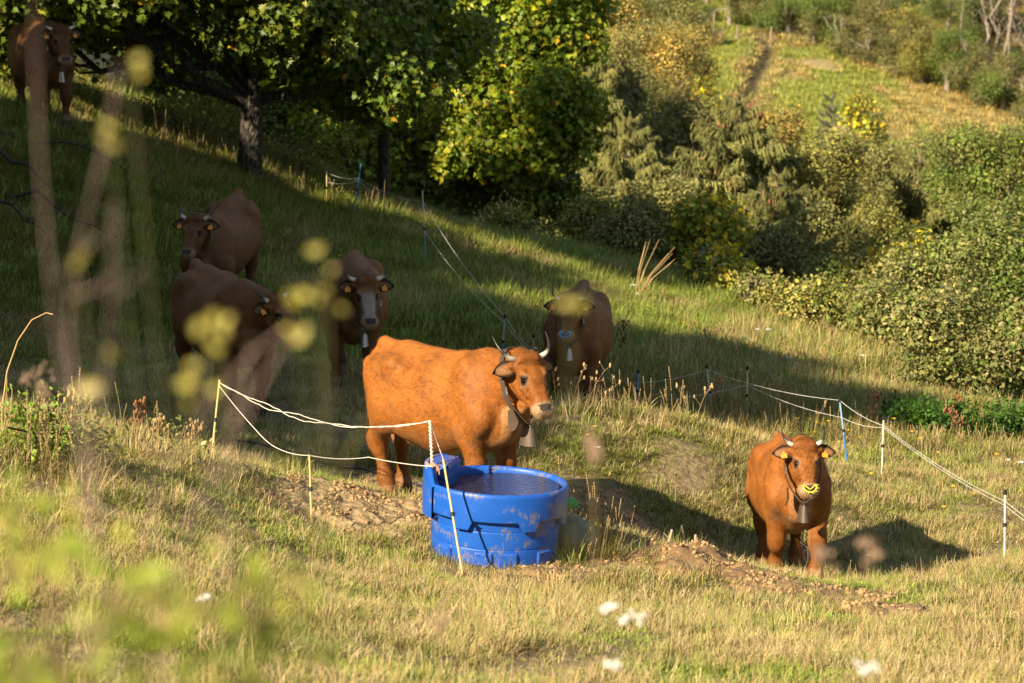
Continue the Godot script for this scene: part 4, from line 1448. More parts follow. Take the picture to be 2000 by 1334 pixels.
	# eyes and horns
	for z in [-1.0, 1.0]:
		var em := MB.new()
		em.ball(ho + hb * (Vector3(0.171, -0.006, 0.100 * z) * hs), Vector3(0.023, 0.021, 0.020) * hs, hb, 12, 8)
		put(em, "eye", M.eye, root)
		var hm := MB.new()
		var pts := []
		var rad := []
		var cols := []
		var span: float = o.get("horn", 1.0)
		var rise: float = o.get("horn_rise", 1.0)
		for k in 13:
			var t := k / 12.0
			var w := Vector3(-0.035 - 0.045 * t * t * rise + 0.02 * t, 0.008 + 0.03 * sin(t * PI) , (0.085 + 0.135 * sin(t * 1.6)) * z)
			w += Vector3(-0.15 * rise * t * t * t, 0.05 * t * t, 0) * span
			w.z = (0.085 + 0.145 * span * sin(t * 1.45)) * z
			pts.append(ho + hb * (w * hs))
			rad.append(lerpf(0.027, 0.004, pow(t, 1.3)) * hs)
			var cc := Color(0.66, 0.60, 0.50).lerp(Color(0.035, 0.03, 0.03), smoothstep(0.34, 0.58, t)) * (1.0 + 0.12 * sin(t * 60.0) * (1.0 - t))
			cc.a = 1.0
			cols.append(cc)
		hm.tube(pts, rad, 10, cols)
		put(hm, "horn", M.horn, root)
	# tail switch
	var sm := MB.new()
	for i in 150:
		var a := rnd(0, TAU)
		var r := rnd(0.0, 0.030)
		var p := t2 + Vector3(cos(a) * r, rnd(-0.02, 0.08), sin(a) * r)
		var e := p + Vector3(rnd(-0.04, 0.05), rnd(-0.42, -0.24), rnd(-0.05, 0.05)) * s
		var c := Color(0.03, 0.022, 0.018) * rnd(0.7, 1.6)
		c.a = 1.0
		sm.tube([p, p.lerp(e, 0.5) + Vector3(rnd(-0.015, 0.015), 0, rnd(-0.015, 0.015)), e], [0.004, 0.0045, 0.001], 3, [c], false)
	put(sm, "tail_switch", M.hair, root)
	# collar with a bell
	if o.get("bell", ""):
		var nape: Vector3 = poll + Vector3(-0.20, 0.085, 0) * s
		var low := Vector3(lerpf(nb.x, poll.x, 0.80) + 0.10 * s, poll.y - 0.47 * s, poll.z * 0.85)
		var cen := (nape + low) * 0.5
		var upn := (nape - low).normalized()
		var half_y := nape.distance_to(low) * 0.5 / s
		var nax := upn.cross(Vector3(0, 0, 1)).normalized()
		var sidez := nax.cross(upn).normalized()
		if sidez.z < 0.0:
			sidez = -sidez
		var cm := MB.new()
		var ring := 28
		var prev := []
		for i in ring + 1:
			var a := TAU * i / ring
			var ry := half_y
			var rz := 0.150 - 0.05 * smoothstep(-0.2, -1.0, cos(a))
			var q := cen + (upn * cos(a) * ry + sidez * sin(a) * rz) * s
			var outw := (upn * cos(a) / ry + sidez * sin(a) / rz).normalized()
			var cur := [q - nax * 0.026 * s, q + nax * 0.026 * s, q + nax * 0.026 * s + outw * 0.007, q - nax * 0.026 * s + outw * 0.007]
			if prev.size():
				for e in 4:
					cm.quad(prev[e], prev[(e + 1) % 4], cur[(e + 1) % 4], cur[e])
			prev = cur
		var col := put(cm, "collar", M.leather, root)
		var bk := MB.new()
		var bkp := cen + (sidez * (0.148 if o.get("buckle", 1.0) > 0 else -0.148) - upn * 0.02) * s
		bk.box(bkp, Vector3(0.028, 0.032, 0.008) * s, Basis(nax, upn, sidez), 0.004)
		put(bk, "buckle", M.steel, col)
		var bm := MB.new()
		var bh := 0.14 * s if o.bell == "large" else 0.12 * s
		var bw := 0.075 * s if o.bell == "large" else 0.055 * s
		bell(bm, low + Vector3(0.0, -0.02, 0.0), bh, bw, Basis(Vector3.UP, rnd(-0.5, 0.5)))
		put(bm, "bell", M.bell if o.bell == "large" else M.steel, col)
		if o.bell == "large":
			# leather flap that hangs beside the bell
			var fm := MB.new()
			var fo := cen + (sidez * 0.135 * float(o.get("buckle", 1.0)) - upn * (half_y * 0.55)) * s
			var rim := []
			for i in 15:
				var a := PI * i / 14.0
				rim.append(fo + (nax * cos(a) * 0.062 - upn * (0.10 + 0.062 * sin(a)) + sidez * 0.02 * sin(a)) * s)
			var top1 := fo + nax * 0.026 * s
			var top2 := fo - nax * 0.026 * s
			for lay in 2:
				var d := sidez * (0.006 if lay else 0.0) * s
				for i in 14:
					fm.face(fo + d - upn * 0.1 * s, rim[i] + d, rim[i + 1] + d)
				fm.quad(top1 + d, top2 + d, rim[14] + d, rim[0] + d)
			put(fm, "strap_end", M.leather, col)
	# spiked nose ring
	if o.has("ring"):
		var rm := MB.new()
		var rb := hb
		var ro := ho + hb * (Vector3(0.462, 0.012, 0) * hs)
		var pts := []
		var rad := []
		for i in 17:
			var a := lerpf(-0.5, PI + 0.5, i / 16.0)
			pts.append(ro + rb * (Vector3(sin(a) * 0.055, 0.014 * cos(a) * cos(a), cos(a) * 0.062) * hs))
			rad.append(0.0085 * hs)
		rm.tube(pts, rad, 7)
		for i in range(1, 16, 2):
			var dd: Vector3 = (pts[i] - ro).normalized()
			rm.tube([pts[i], pts[i] + dd * 0.026 * s], [0.006 * hs, 0.001], 5)
		rm.tube([pts[0], ro + rb * (Vector3(0.002, 0.006, 0.026) * hs), ro + rb * (Vector3(0.026, 0.004, 0) * hs), ro + rb * (Vector3(0.002, 0.006, -0.026) * hs), pts[16]], [0.007 * hs, 0.007 * hs, 0.006 * hs, 0.007 * hs, 0.007 * s], 6)
		put(rm, "nose_ring", o.ring, root)
	return root


func bell(bm: MB, top: Vector3, hh: float, w: float, bs: Basis) -> void:
	var prof := [[0.0, 0.30], [0.02, 0.62], [0.10, 0.74], [0.5, 0.88], [0.9, 1.05], [1.0, 1.12], [1.0, 1.02], [0.5, 0.80], [0.1, 0.6]]
	var seg := 18
	var first := bm.v.size()
	for q in prof:
		for j in seg + 1:
			var a := TAU * j / seg
			var d := Vector3(cos(a), 0, sin(a) * 0.66)
			bm.vert(top + bs * (d * w * q[1] + Vector3(0, -hh * q[0], 0)), bs * Vector3(cos(a), 0.2, sin(a) / 0.66).normalized())
	for i in prof.size() - 1:
		for j in seg:
			var a := first + i * (seg + 1) + j
			bm.tri(a, a + 1, a + seg + 1)
			bm.tri(a + 1, a + seg + 2, a + seg + 1)
	bm.tube([top + bs * Vector3(-w * 0.35, -0.005, 0), top + Vector3(0, 0.035, 0), top + bs * Vector3(w * 0.35, -0.005, 0)], [0.006, 0.006, 0.006], 6)


func hair(mb: MB, p: Vector3, d: Vector3, ln: float, w: float, c: Color) -> void:
	var side := d.cross(Vector3(rnd(-1, 1), rnd(-1, 1), rnd(-1, 1))).normalized() * w * 0.5
	var nn := side.cross(d).normalized()
	c.a = 1.0
	var i := mb.vert(p - side, nn, c)
	mb.vert(p + side, nn, c)
	mb.vert(p + d * ln, nn, c)
	mb.tri(i, i + 1, i + 2)


func coat(root: Node3D, body: MB, count: int, s: float, sd: int) -> void:
	rng.seed = sd
	var mb := MB.new()
	var m := body.v.size()
	for i in count:
		var k := rng.randi() % m
		var n := body.n[k]
		var c := body.c[k]
		if c.r < 0.07:
			continue
		var flow := Vector3(-1.0, -0.55, 0)
		flow = (flow - n * flow.dot(n)).normalized()
		var d := (flow + n * rnd(0.03, 0.12) + Vector3(rnd(-0.12, 0.12), rnd(-0.12, 0.12), rnd(-0.12, 0.12))).normalized()
		var p := body.v[k] + Vector3(rnd(-0.01, 0.01), rnd(-0.01, 0.01), rnd(-0.01, 0.01))
		var side := n.cross(d).normalized() * 0.0017
		c = c * rnd(0.82, 1.22)
		c.a = 1.0
		var j := mb.vert(p - side, n, c)
		mb.vert(p + side, n, c)
		mb.vert(p + d * rnd(0.014, 0.030) * s, n, c)
		mb.tri(j, j + 1, j + 2)
	put(mb, "coat", M.hair, root).set_meta("kind", "stuff")


func build_cows() -> void:
	var hide := mat("cow_hide", Color.WHITE, 0.62, true)
	hide.metallic_specular = 0.35
	hide.heightmap_enabled = true
	hide.heightmap_texture = noise_tex(0.08, Color.BLACK, Color.WHITE, 512, 4, 0.0, 61)
	hide.heightmap_scale = 0.25
	hide.uv1_triplanar = true
	hide.uv1_scale = Vector3(4, 2.2, 4)
	var hair_m := mat("cow_hair", Color.WHITE, 0.55, true)
	hair_m.metallic_specular = 0.4
	hair_m.backlight_enabled = true
	hair_m.backlight = Color(0.35, 0.35, 0.35)
	M.hair = hair_m
	M.hide = hide
	M.horn = mat("cow_horn", Color.WHITE, 0.35, true)
	M.eye = mat("cow_eye", lin(0.006, 0.004, 0.004), 0.08)
	M.ear_tag = mat("ear_tag_plastic", lin(0.78, 0.30, 0.02), 0.45)
	M.leather = mat("collar_leather", lin(0.085, 0.060, 0.042), 0.5)
	M.steel = mat("steel", lin(0.42, 0.42, 0.43), 0.35)
	M.steel.metallic = 0.9
	M.bell = mat("bell_metal", lin(0.16, 0.125, 0.095), 0.5)
	M.bell.metallic = 0.6
	var yellow_ring := mat("yellow_plastic", lin(0.80, 0.58, 0.06), 0.4)
	var blue_ring := mat("blue_plastic", lin(0.10, 0.30, 0.70), 0.4)
	var warm := lin(0.345, 0.120, 0.023)
	var brown := lin(0.20, 0.088, 0.031)
	cow({"label": "bright orange brown cow with a collar and bell standing behind the blue tub", "at": at(880, 1008, 24.1), "yaw": -49, "s": 1.03, "poll": Vector3(0.93, 1.24, 0.02), "face": Vector3(0.70, -0.66, 0.16), "legs": [0.06, -0.10, 0.04, -0.05], "tint": warm, "bell": "large", "buckle": 1.0, "seed": 601, "hairs": 60000, "cell": 0.017, "horn": 1.15, "horn_rise": 1.1, "ear_drop": 0.30, "tail": 0.03, "tags": false, "fat": 1.03})
	cow({"label": "orange cow with a yellow spiked nose ring facing the camera at right", "at": at(1540, 1125, 25.2), "yaw": -88, "s": 0.94, "poll": Vector3(0.90, 1.25, 0.0), "face": Vector3(0.76, -0.64, -0.02), "legs": [0.08, -0.06, -0.12, 0.14], "tint": warm * 0.92, "bell": "large", "buckle": 1.0, "ring": yellow_ring, "seed": 602, "hairs": 40000, "cell": 0.018, "horn": 0.85, "horn_rise": 1.1, "ear_drop": 0.12})
	cow({"label": "brown cow with a blue spiked nose ring standing in the shade", "at": at(1128, 815, 31.8), "yaw": -96, "s": 0.97, "poll": Vector3(0.90, 1.36, 0.02), "face": Vector3(0.74, -0.66, 0.03), "legs": [0.05, -0.04, 0.0, 0.08], "tint": brown * 1.05, "bell": "small", "buckle": -1.0, "ring": blue_ring, "seed": 603, "cell": 0.02, "horn": 0.9, "fat": 1.1})
	cow({"label": "pale faced brown cow with a steel bell beside the orange cow", "at": at(692, 735, 30.2), "yaw": -88, "s": 1.02, "poll": Vector3(0.96, 1.12, -0.14), "face": Vector3(0.62, -0.76, -0.10), "legs": [0.0, 0.08, -0.06, 0.06], "tint": brown * 1.0, "bell": "small", "buckle": -1.0, "white": true, "seed": 604, "cell": 0.02, "horn": 1.1, "fat": 1.05})
	cow({"label": "dark brown cow turning its head to the right in front of another cow", "at": at(445, 805, 28.6), "yaw": -64, "s": 1.02, "poll": Vector3(0.86, 1.14, -0.16), "face": Vector3(0.67, -0.66, -0.34), "legs": [0.0, 0.06, 0.05, -0.05], "tint": brown * 0.95, "bell": "", "seed": 605, "cell": 0.02, "horn": 0.9, "fat": 1.05})
	cow({"label": "dark brown cow with black tipped horns partly hidden behind another cow", "at": at(432, 665, 33.0), "yaw": -101, "s": 0.98, "poll": Vector3(0.90, 1.34, 0.0), "face": Vector3(0.74, -0.66, 0.03), "legs": [0.0, 0.06, 0.03, -0.05], "tint": brown * 0.85, "bell": "small", "seed": 606, "cell": 0.02, "horn": 1.0, "horn_rise": 1.3})
	cow({"label": "tan brown cow standing high on the slope at the top left", "at": at(88, 268, 37.6), "yaw": -70, "s": 1.0, "poll": Vector3(0.93, 1.20, -0.05), "face": Vector3(0.68, -0.72, 0.0), "legs": [0.02, 0.08, -0.08, 0.10], "tint": brown * 0.75, "bell": "small", "seed": 607, "cell": 0.02, "horn": 1.15, "fat": 1.08})


# ---------------------------------------------------------------- the blue water tub
func tub_ring(mb: MB, o: Array, closed := true) -> void:
	# o: rows of [radius, height] or Callables giving them by angle; rows are swept round the oval
	var seg := 96
	var first := mb.v.size()
	var rows := o.size()
	for i in rows:
		for j in seg + 1:
			var a := TAU * j / seg
			var q: Vector2 = o[i].call(a)
			mb.vert(Vector3(cos(a) * q.x * TUB_X, q.y, sin(a) * q.x * TUB_Z), Vector3.UP, Color.WHITE, Vector2(a / TAU * 3.0, q.y))
	for i in rows - 1:
		for j in seg:
			var a := first + i * (seg + 1) + j
			mb.tri(a, a + 1, a + seg + 1)
			mb.tri(a + 1, a + seg + 2, a + seg + 1)
	# smooth normals, split where the wall turns sharply
	for i in rows:
		for j in seg + 1:
			var k := first + i * (seg + 1) + j
			var jn := first + i * (seg + 1) + (j + 1) % seg
			var jp := first + i * (seg + 1) + (j - 1 + seg) % seg
			var du := mb.v[jn] - mb.v[jp]
			var dv := mb.v[k + (seg + 1 if i < rows - 1 else 0)] - mb.v[k - (seg + 1 if i > 0 else 0)]
			mb.n[k] = dv.cross(du).normalized()


const TUB_X := 0.515
const TUB_Z := 0.47


func skirt(a: float) -> float:
	# lower edge of the rim's skirt: steps down at two lugs, up between them
	var d := fposmod(rad_to_deg(a), 360.0)
	for lug in [62.0, 118.0, 250.0, 300.0, 12.0, 182.0]:
		if absf(wrapf(d - lug, -180.0, 180.0)) < 7.0:
			return 0.265
	return 0.325


func row(r: float, y: float) -> Callable:
	return func(_a: float) -> Vector2: return Vector2(r, y)


func build_tub() -> void:
	var o := at(964, 1088, 22.65)
	o = on(o, 0.04)
	var t := base("water_tub", o, "round blue plastic water tub with a raised float box", "water tub", "", 0.0)
	var blue := mat("blue_plastic_tub", Color.WHITE, 0.45)
	blue.metallic_specular = 0.5
	# dried mud splashes on blue plastic
	var im := Image.create(768, 512, false, Image.FORMAT_RGBA8)
	var f1 := FastNoiseLite.new()
	f1.seed = 9
	f1.frequency = 0.018
	f1.fractal_octaves = 4
	var f2 := FastNoiseLite.new()
	f2.seed = 10
	f2.frequency = 0.11
	for y in 512:
		for x in 768:
			var a := TAU * x / 768.0
			var sx := cos(a) * 120.0
			var sz := sin(a) * 120.0
			var hgt := 1.0 - y / 512.0
			var k := f1.get_noise_3d(sx, y * 0.6, sz)
			var fine := f2.get_noise_3d(sx * 1.8, y * 0.16, sz * 1.8)
			var c := lin(0.010, 0.105, 0.52) * (1.0 + 0.12 * k)
			c = c.lerp(lin(0.10, 0.16, 0.50), clampf(fine * 0.8 + k * 0.5 - 0.15, 0.0, 0.35))
			var deg := rad_to_deg(a)
			var mud := smoothstep(0.14, 0.34, k + fine * 0.6 + (0.16 if hgt < 0.72 and deg < 62.0 else (-0.10 + 0.34 * smoothstep(0.30, 0.04, hgt) if hgt < 0.5 else -0.20)))
			c = c.lerp(lin(0.22, 0.18, 0.13), mud * 0.6)
			c.a = 1.0
			im.set_pixel(x, y, c.linear_to_srgb())
	blue.albedo_texture = ImageTexture.create_from_image(im)
	blue.uv1_scale = Vector3(0.333, -1.7, 1)
	blue.uv1_offset = Vector3(0, 1.0, 0)
	M.tub = blue
	# lower shell with two shallow grooves
	var shell := MB.new()
	var rows := [row(0.02, 0.0), row(0.86, 0.0), row(0.885, 0.02), row(0.893, 0.13), row(0.880, 0.137), row(0.880, 0.143), row(0.895, 0.15), row(0.905, 0.245), row(0.892, 0.252), row(0.892, 0.258), row(0.907, 0.265), row(0.915, 0.40)]
	tub_ring(shell, rows)
	put(shell, "shell", blue, t)
	# thick rolled rim with a skirt
	var rim := MB.new()
	tub_ring(rim, [row(0.90, 0.33), func(a): return Vector2(0.93, skirt(a)), func(a): return Vector2(0.985, skirt(a) - 0.004), func(a): return Vector2(0.995, skirt(a) + 0.008), row(1.0, 0.40), row(1.0, 0.475), row(0.993, 0.493), row(0.975, 0.503), row(0.945, 0.503), row(0.925, 0.493), row(0.915, 0.475), row(0.90, 0.40), row(0.86, 0.06), row(0.02, 0.05)])
	put(rim, "rim", blue, t)
	# upright lugs low on the wall
	for deg in [78.0, 100.0, 40.0, 140.0]:
		var m := MB.new()
		var a := deg_to_rad(deg)
		m.box(Vector3(cos(a) * TUB_X * 0.897, 0.065, sin(a) * TUB_Z * 0.897), Vector3(0.07, 0.058, 0.012), Basis(Vector3.UP, PI / 2 - a), 0.008)
		put(m, "foot_panel", blue, t)
	# raised float box on the left
	var fb := MB.new()
	var ang0 := deg_to_rad(150.0)
	var ang1 := deg_to_rad(228.0)
	var n := 20
	var first := fb.v.size()
	var prof := [[0.93, 0.30, 0], [1.03, 0.29, 0], [1.04, 0.45, 1], [1.04, 0.56, 2], [1.03, 0.595, 3], [1.0, 0.605, 3], [0.95, 0.605, 3], [0.92, 0.59, 3], [0.905, 0.55, 2], [0.90, 0.44, 1], [0.90, 0.36, 0]]
	for q in prof:
		for j in n + 1:
			var u := float(j) / n
			var a := lerpf(ang0, ang1, u)
			var fade := smoothstep(0.0, 0.16, u) * smoothstep(1.0, 0.88, u)
			var yy: float = q[1]
			if q[2] > 0:
				yy = lerpf(minf(0.49, q[1]), q[1], fade)
			fb.vert(Vector3(cos(a) * q[0] * TUB_X, yy, sin(a) * q[0] * TUB_Z), Vector3(cos(a), 0.0, sin(a)) * (1.0 if q[0] > 0.97 else -1.0) + Vector3.UP * (1.0 if q[2] == 3 else 0.0), Color.WHITE, Vector2(a / TAU * 3.0, yy))
	for i in prof.size() - 1:
		for j in n:
			var a := first + i * (n + 1) + j
			fb.tri(a, a + 1, a + n + 1)
			fb.tri(a + 1, a + n + 2, a + n + 1)
	for j in fb.n.size():
		fb.n[j] = fb.n[j].normalized()
	var box := put(fb, "float_box", blue, t)
	var lid := MB.new()
	var ba := deg_to_rad(196.0)
	lid.box(Vector3(cos(ba) * TUB_X * 0.80, 0.545, sin(ba) * TUB_Z * 0.80), Vector3(0.09, 0.055, 0.16), Basis(Vector3.UP, -ba), 0.02)
	lid.box(Vector3(cos(ba) * TUB_X * 0.80, 0.40, sin(ba) * TUB_Z * 0.80), Vector3(0.075, 0.12, 0.14), Basis(Vector3.UP, -ba), 0.02)
	put(lid, "valve_cover", blue, box)
	# water
	var water := mat("tub_water", lin(0.022, 0.018, 0.026), 0.03)
	water.metallic_specular = 0.6
	water.normal_enabled = true
	water.normal_texture = noise_tex(0.026, Color.BLACK, Color.WHITE, 512, 5, 12.0, 71)
	water.normal_scale = 1.6
	water.uv1_triplanar = true
	water.uv1_world_triplanar = true
	water.uv1_scale = Vector3(1.0, 1.0, 2.2)
	var wm := MB.new()
	var c := wm.vert(Vector3(0, 0.462, 0), Vector3.UP)
	for j in 65:
		var a := TAU * j / 64
		wm.vert(Vector3(cos(a) * TUB_X * 0.912, 0.462, sin(a) * TUB_Z * 0.912), Vector3.UP)
	for j in 64:
		wm.tri(c, c + j + 2, c + j + 1)
	put(wm, "water", water, t).rotation.z = 0.05
	t.rotation.z = -0.05
	t.scale = Vector3(1.05, 1.2, 1.02)
	# overflow spout and the trickle that falls from it
	var sp := MB.new()
	var so := Vector3(TUB_X * 0.98, 0.36, -0.05)
	sp.tube([so, so + Vector3(0.05, 0.012, 0.0), so + Vector3(0.085, -0.004, 0.0)], [0.038, 0.034, 0.012], 12)
	put(sp, "overflow_cap", mat("green_plastic", lin(0.03, 0.42, 0.07), 0.35), t)
	var drops := MB.new()
	rng.seed = 72
	for k in 26:
		var u := k / 26.0
		var w := 1.0 if k % 2 else 0.75
		var p := o + so + Vector3(0.03 + 0.26 * u * w, 0.10 + 0.05 * u - 0.62 * u * u, -0.06 + 0.05 * u)
		drops.ball(p, Vector3(0.0035, rnd(0.005, 0.010), 0.0035), Basis(), 6, 4)
	var dm := mat("water_drops", lin(0.85, 0.88, 0.9), 0.1)
	tag(put(drops, "water_trickle", dm), "thin trickle of water drops falling from the blue tub", "water", "", "stuff")
	# stone beside the tub
	var st := stone(o + Vector3(0.62, 0.10, -0.15), Vector3(0.15, 0.20, 0.16), 81, lin(0.22, 0.21, 0.15))
	tag(st, "rounded mossy grey stone beside the blue tub under the trickle", "stone")


func stone(p: Vector3, r: Vector3, sd: int, col: Color) -> MeshInstance3D:
	var mb := MB.new()
	mb.ball(p, r, Basis(), 20, 14, col)
	for i in mb.v.size():
		var d := mb.v[i] - p
		var k := noise.get_noise_3d(d.x * 60.0 + sd * 7.0, d.y * 60.0, d.z * 60.0)
		mb.v[i] = p + d * (1.0 + 0.35 * k)
		mb.c[i] = col * (1.0 + 0.5 * noise2.get_noise_3d(d.x * 200.0, d.y * 200.0, d.z * 200.0))
	return put(mb, "stone", M.stone)


# ---------------------------------------------------------------- electric fence
func post(top: Vector3, foot: Vector3, bands: Array, cap: bool, label: String) -> Node3D:
	var t := base("fence_post", foot, label, "fence post", "posts of the electric fence")
	var mb := MB.new()
	var d := top - foot
	var pts := []
	var rad := []
	var cols := []
	var n := 14
	for k in n + 1:
		var u := float(k) / n
		pts.append(d * u - d.normalized() * (0.06 if k == 0 else 0.0))
		rad.append(0.0085)
		var c: Color = bands[0]
		if bands.size() > 1 and u > 0.45:
			c = bands[1]
		cols.append(c)
	mb.tube(pts, rad, 7, cols)
	put(mb, "rod", M.fence_rod, t)
	var cm := MB.new()
	if cap:
		cm.tube([d * 0.955, d * 1.0, d * 1.0 + Vector3(0, 0.015, 0)], [0.016, 0.017, 0.010], 8)
		put(cm, "cap", M.black_plastic, t)
	var hm := MB.new()
	var e := d * 0.52
	hm.tube([e - d.normalized() * 0.014, e + d.normalized() * 0.014], [0.017, 0.017], 8)
	hm.tube([e, e + Vector3(0.028, 0.008, 0.012)], [0.006, 0.005], 5)
	put(hm, "insulator", M.black_plastic, t)
	return t


func rope(called: String, pts: Array, sag: Array, r: float, mt: Material, label: String, cat: String, twist := 0.0) -> MeshInstance3D:
	var mb := MB.new()
	for strand in (2 if twist > 0.0 else 1):
		var line := []
		var rad := []
		for i in pts.size() - 1:
			var ln: float = pts[i].distance_to(pts[i + 1])
			var n := maxi(8, int(ln / (0.05 if twist > 0.0 else 0.25)))
			for k in (n + 1 if i == pts.size() - 2 else n):
				var u := float(k) / n
				var p: Vector3 = pts[i].lerp(pts[i + 1], u) - Vector3.UP * sag[i] * 4.0 * u * (1.0 - u)
				if twist > 0.0:
					var a := u * ln * 7.0 + strand * PI
					var w := twist * sin(u * PI) * (0.5 + 0.5 * sin(u * ln * 3.0 + i))
					p += Vector3(0, cos(a), sin(a)) * w + Vector3(0, noise2.get_noise_1d(u * ln * 160.0 + strand * 400.0) * 0.012, 0)
				line.append(p)
				rad.append(r)
		mb.tube(line, rad, 5)
	var o := put(mb, called, mt)
	tag(o, label, cat, "strings of the electric fence")
	return o


func build_fence() -> void:
	M.fence_rod = mat("fence_rod_plastic", Color.WHITE, 0.4, true)
	mat("black_plastic", lin(0.015, 0.015, 0.016), 0.45)
	var wire := mat("white_wire", lin(0.72, 0.72, 0.68), 0.6)
	var cord := mat("white_cord", lin(0.75, 0.68, 0.58), 0.8)
	var white := lin(0.72, 0.68, 0.55)
	var yel := lin(0.70, 0.58, 0.22)
	var blu := lin(0.03, 0.20, 0.55)
	var grn := lin(0.20, 0.36, 0.16)
	# [top column, top row, foot column, foot row, distance, bands, cap, label]
	var P := {}
	for q in [
		["a", 1380, 715, 1393, 822, 30.2, [lin(0.30, 0.36, 0.42), lin(0.6, 0.6, 0.55)], true, "grey white fence post left of the green one"],
		["b", 1460, 718, 1457, 832, 29.6, [grn, yel], true, "green and yellow fence post in front of the shadow edge"],
		["c", 1640, 780, 1655, 908, 29.0, [blu, lin(0.25, 0.45, 0.70)], true, "leaning blue fence post behind the cow with the yellow ring"],
		["d", 1726, 815, 1722, 932, 27.5, [white], true, "pale yellow fence post right of the leaning blue one"],
		["e", 1963, 960, 1962, 1097, 24.6, [white], true, "white fence post at the right edge of the picture"],
		["f", 1247, 725, 1244, 806, 31.5, [blu, lin(0.2, 0.4, 0.7)], true, "thin blue fence post in the shade right of the nose ringed cow"],
		["g", 638, 335, 638, 402, 46.0, [yel], true, "small yellow fence post beside the maple wood"],
		["h", 705, 320, 689, 428, 43.5, [blu], false, "leaning blue fence post below the sunlit maple"],
		["i", 825, 372, 832, 528, 39.5, [lin(0.10, 0.28, 0.42), lin(0.50, 0.52, 0.36)], false, "tall pale green fence post on the shaded slope"],
		["j", 986, 617, 979, 722, 34.0, [blu, lin(0.45, 0.5, 0.45)], true, "blue and grey fence post behind the orange cow's horn"],
		["k", 1042, 655, 1040, 745, 32.0, [yel], true, "yellow fence post between the orange cow and the nose ringed cow"],
		["l", 429, 742, 412, 905, 22.7, [yel], false, "yellow corner post holding the white cord at left"],
		["m", 604, 880, 609, 1038, 22.4, [yel], true, "short yellow fence post left of the blue tub"]]:
		var foot := on(hit(q[3], q[4]), 0.0)
		var d := -(at(1000, 667, 1.0) - Vector3(0, HC, 0)).dot(Vector3(0, HC, 0) - foot)
		var top := at(q[1], q[2], (foot - Vector3(0, HC, 0)).dot(at(1000, 667, 1.0) - Vector3(0, HC, 0)))
		P[q[0]] = [top, foot]
		post(top, foot, q[6], q[7], q[8])
	var end_r := at(2120, 1085, 23.0)
	var tf := func(k: String, u: float) -> Vector3: return P[k][1].lerp(P[k][0], u)
	rope("fence_wire", [tf.call("f", 0.72), tf.call("a", 0.93), tf.call("c", 0.985), tf.call("d", 0.86), tf.call("e", 0.86), end_r], [0.03, 0.05, 0.03, 0.05, 0.02], 0.0026, wire, "upper white fence wire over the cow with the yellow ring", "fence wire")
	rope("fence_wire", [tf.call("f", 0.25), tf.call("b", 0.70), tf.call("c", 0.72), tf.call("d", 0.83), tf.call("e", 0.80), end_r - Vector3(0, 0.04, 0)], [0.03, 0.04, 0.03, 0.05, 0.02], 0.0026, wire, "lower white fence wire over the cow with the yellow ring", "fence wire")
	rope("fence_wire", [tf.call("g", 0.98), tf.call("h", 0.74), tf.call("i", 0.86), tf.call("j", 0.99), tf.call("k", 0.65), tf.call("f", 0.7)], [0.04, 0.06, 0.08, 0.03, 0.05], 0.0022, wire, "upper white fence wire down the shaded slope", "fence wire")
	rope("fence_wire", [tf.call("g", 0.7), tf.call("h", 0.70), tf.call("i", 0.50), tf.call("j", 0.88), tf.call("k", 0.60), tf.call("f", 0.30)], [0.04, 0.06, 0.08, 0.03, 0.05], 0.0022, wire, "lower white fence wire down the shaded slope", "fence wire")
	# post bound to the float box of the tub and the loose leaning post
	var tub_top := at(845, 905, 22.4)
	var mast := at(840, 822, 22.4)
	var t := base("tied_post", tub_top, "short white post wrapped in cord on the tub's float box", "fence post")
	var mb := MB.new()
	mb.tube([Vector3(0, -0.12, 0), mast - tub_top], [0.009, 0.009], 7, [white])
	put(mb, "rod", M.fence_rod, t)
	var wind := MB.new()
	var pts := []
	var rad := []
	for k in 120:
		var u := k / 119.0
		pts.append((mast - tub_top) * u + Vector3(cos(u * 70.0), 0, sin(u * 70.0)) * 0.012)
		rad.append(0.0045)
	wind.tube(pts, rad, 5)
	put(wind, "wound_cord", cord, t)
	var knot := MB.new()
	for k in 5:
		var a := k * 1.3
		knot.tube([Vector3(-0.05, -0.03 + 0.012 * k, 0.03), Vector3(0.0, 0.02 - 0.01 * k, 0.05), Vector3(0.05, -0.04 + 0.012 * k, 0.03), Vector3(0.05 * cos(a), -0.08, 0.03)], [0.006, 0.006, 0.006, 0.005], 5)
	put(knot, "knot", mat("pink_twine", lin(0.55, 0.33, 0.24), 0.8), t)
	var lean_foot := on(at(903, 1085, 21.85))
	var lean_top := at(866, 898, 22.0)
	post(lean_top, lean_foot, [yel], false, "pale yellow post leaning against the front of the blue tub")
	rope("white_rope", [tf.call("l", 0.97), mast], [0.17], 0.0038, cord, "twisted white cord sagging from the corner post to the tub", "cord", 0.028)
	rope("white_rope", [tf.call("l", 0.93), at(500, 840, 22.6), at(535, 872, 22.5), tf.call("m", 0.94), at(720, 893, 22.5), tub_top + Vector3(0, -0.01, 0.06)], [0.01, 0.01, 0.02, 0.02, 0.01], 0.0036, cord, "white cord dipping from the corner post past the short post", "cord")
	rope("white_rope", [mast, at(856, 870, 22.6), lean_top, at(880, 915, 22.5)], [0.0, 0.0, 0.0], 0.0036, cord, "loose white cord end hanging from the tied post", "cord")
	# water hose lying in the grass
	var hose := []
	for q in [[280, 905], [380, 880], [470, 873], [560, 893], [640, 918], [700, 925], [770, 945], [835, 965]]:
		hose.append(hit(q[0], q[1]) + Vector3(0, 0.05, 0))
	var hm := MB.new()
	var curve := Curve3D.new()
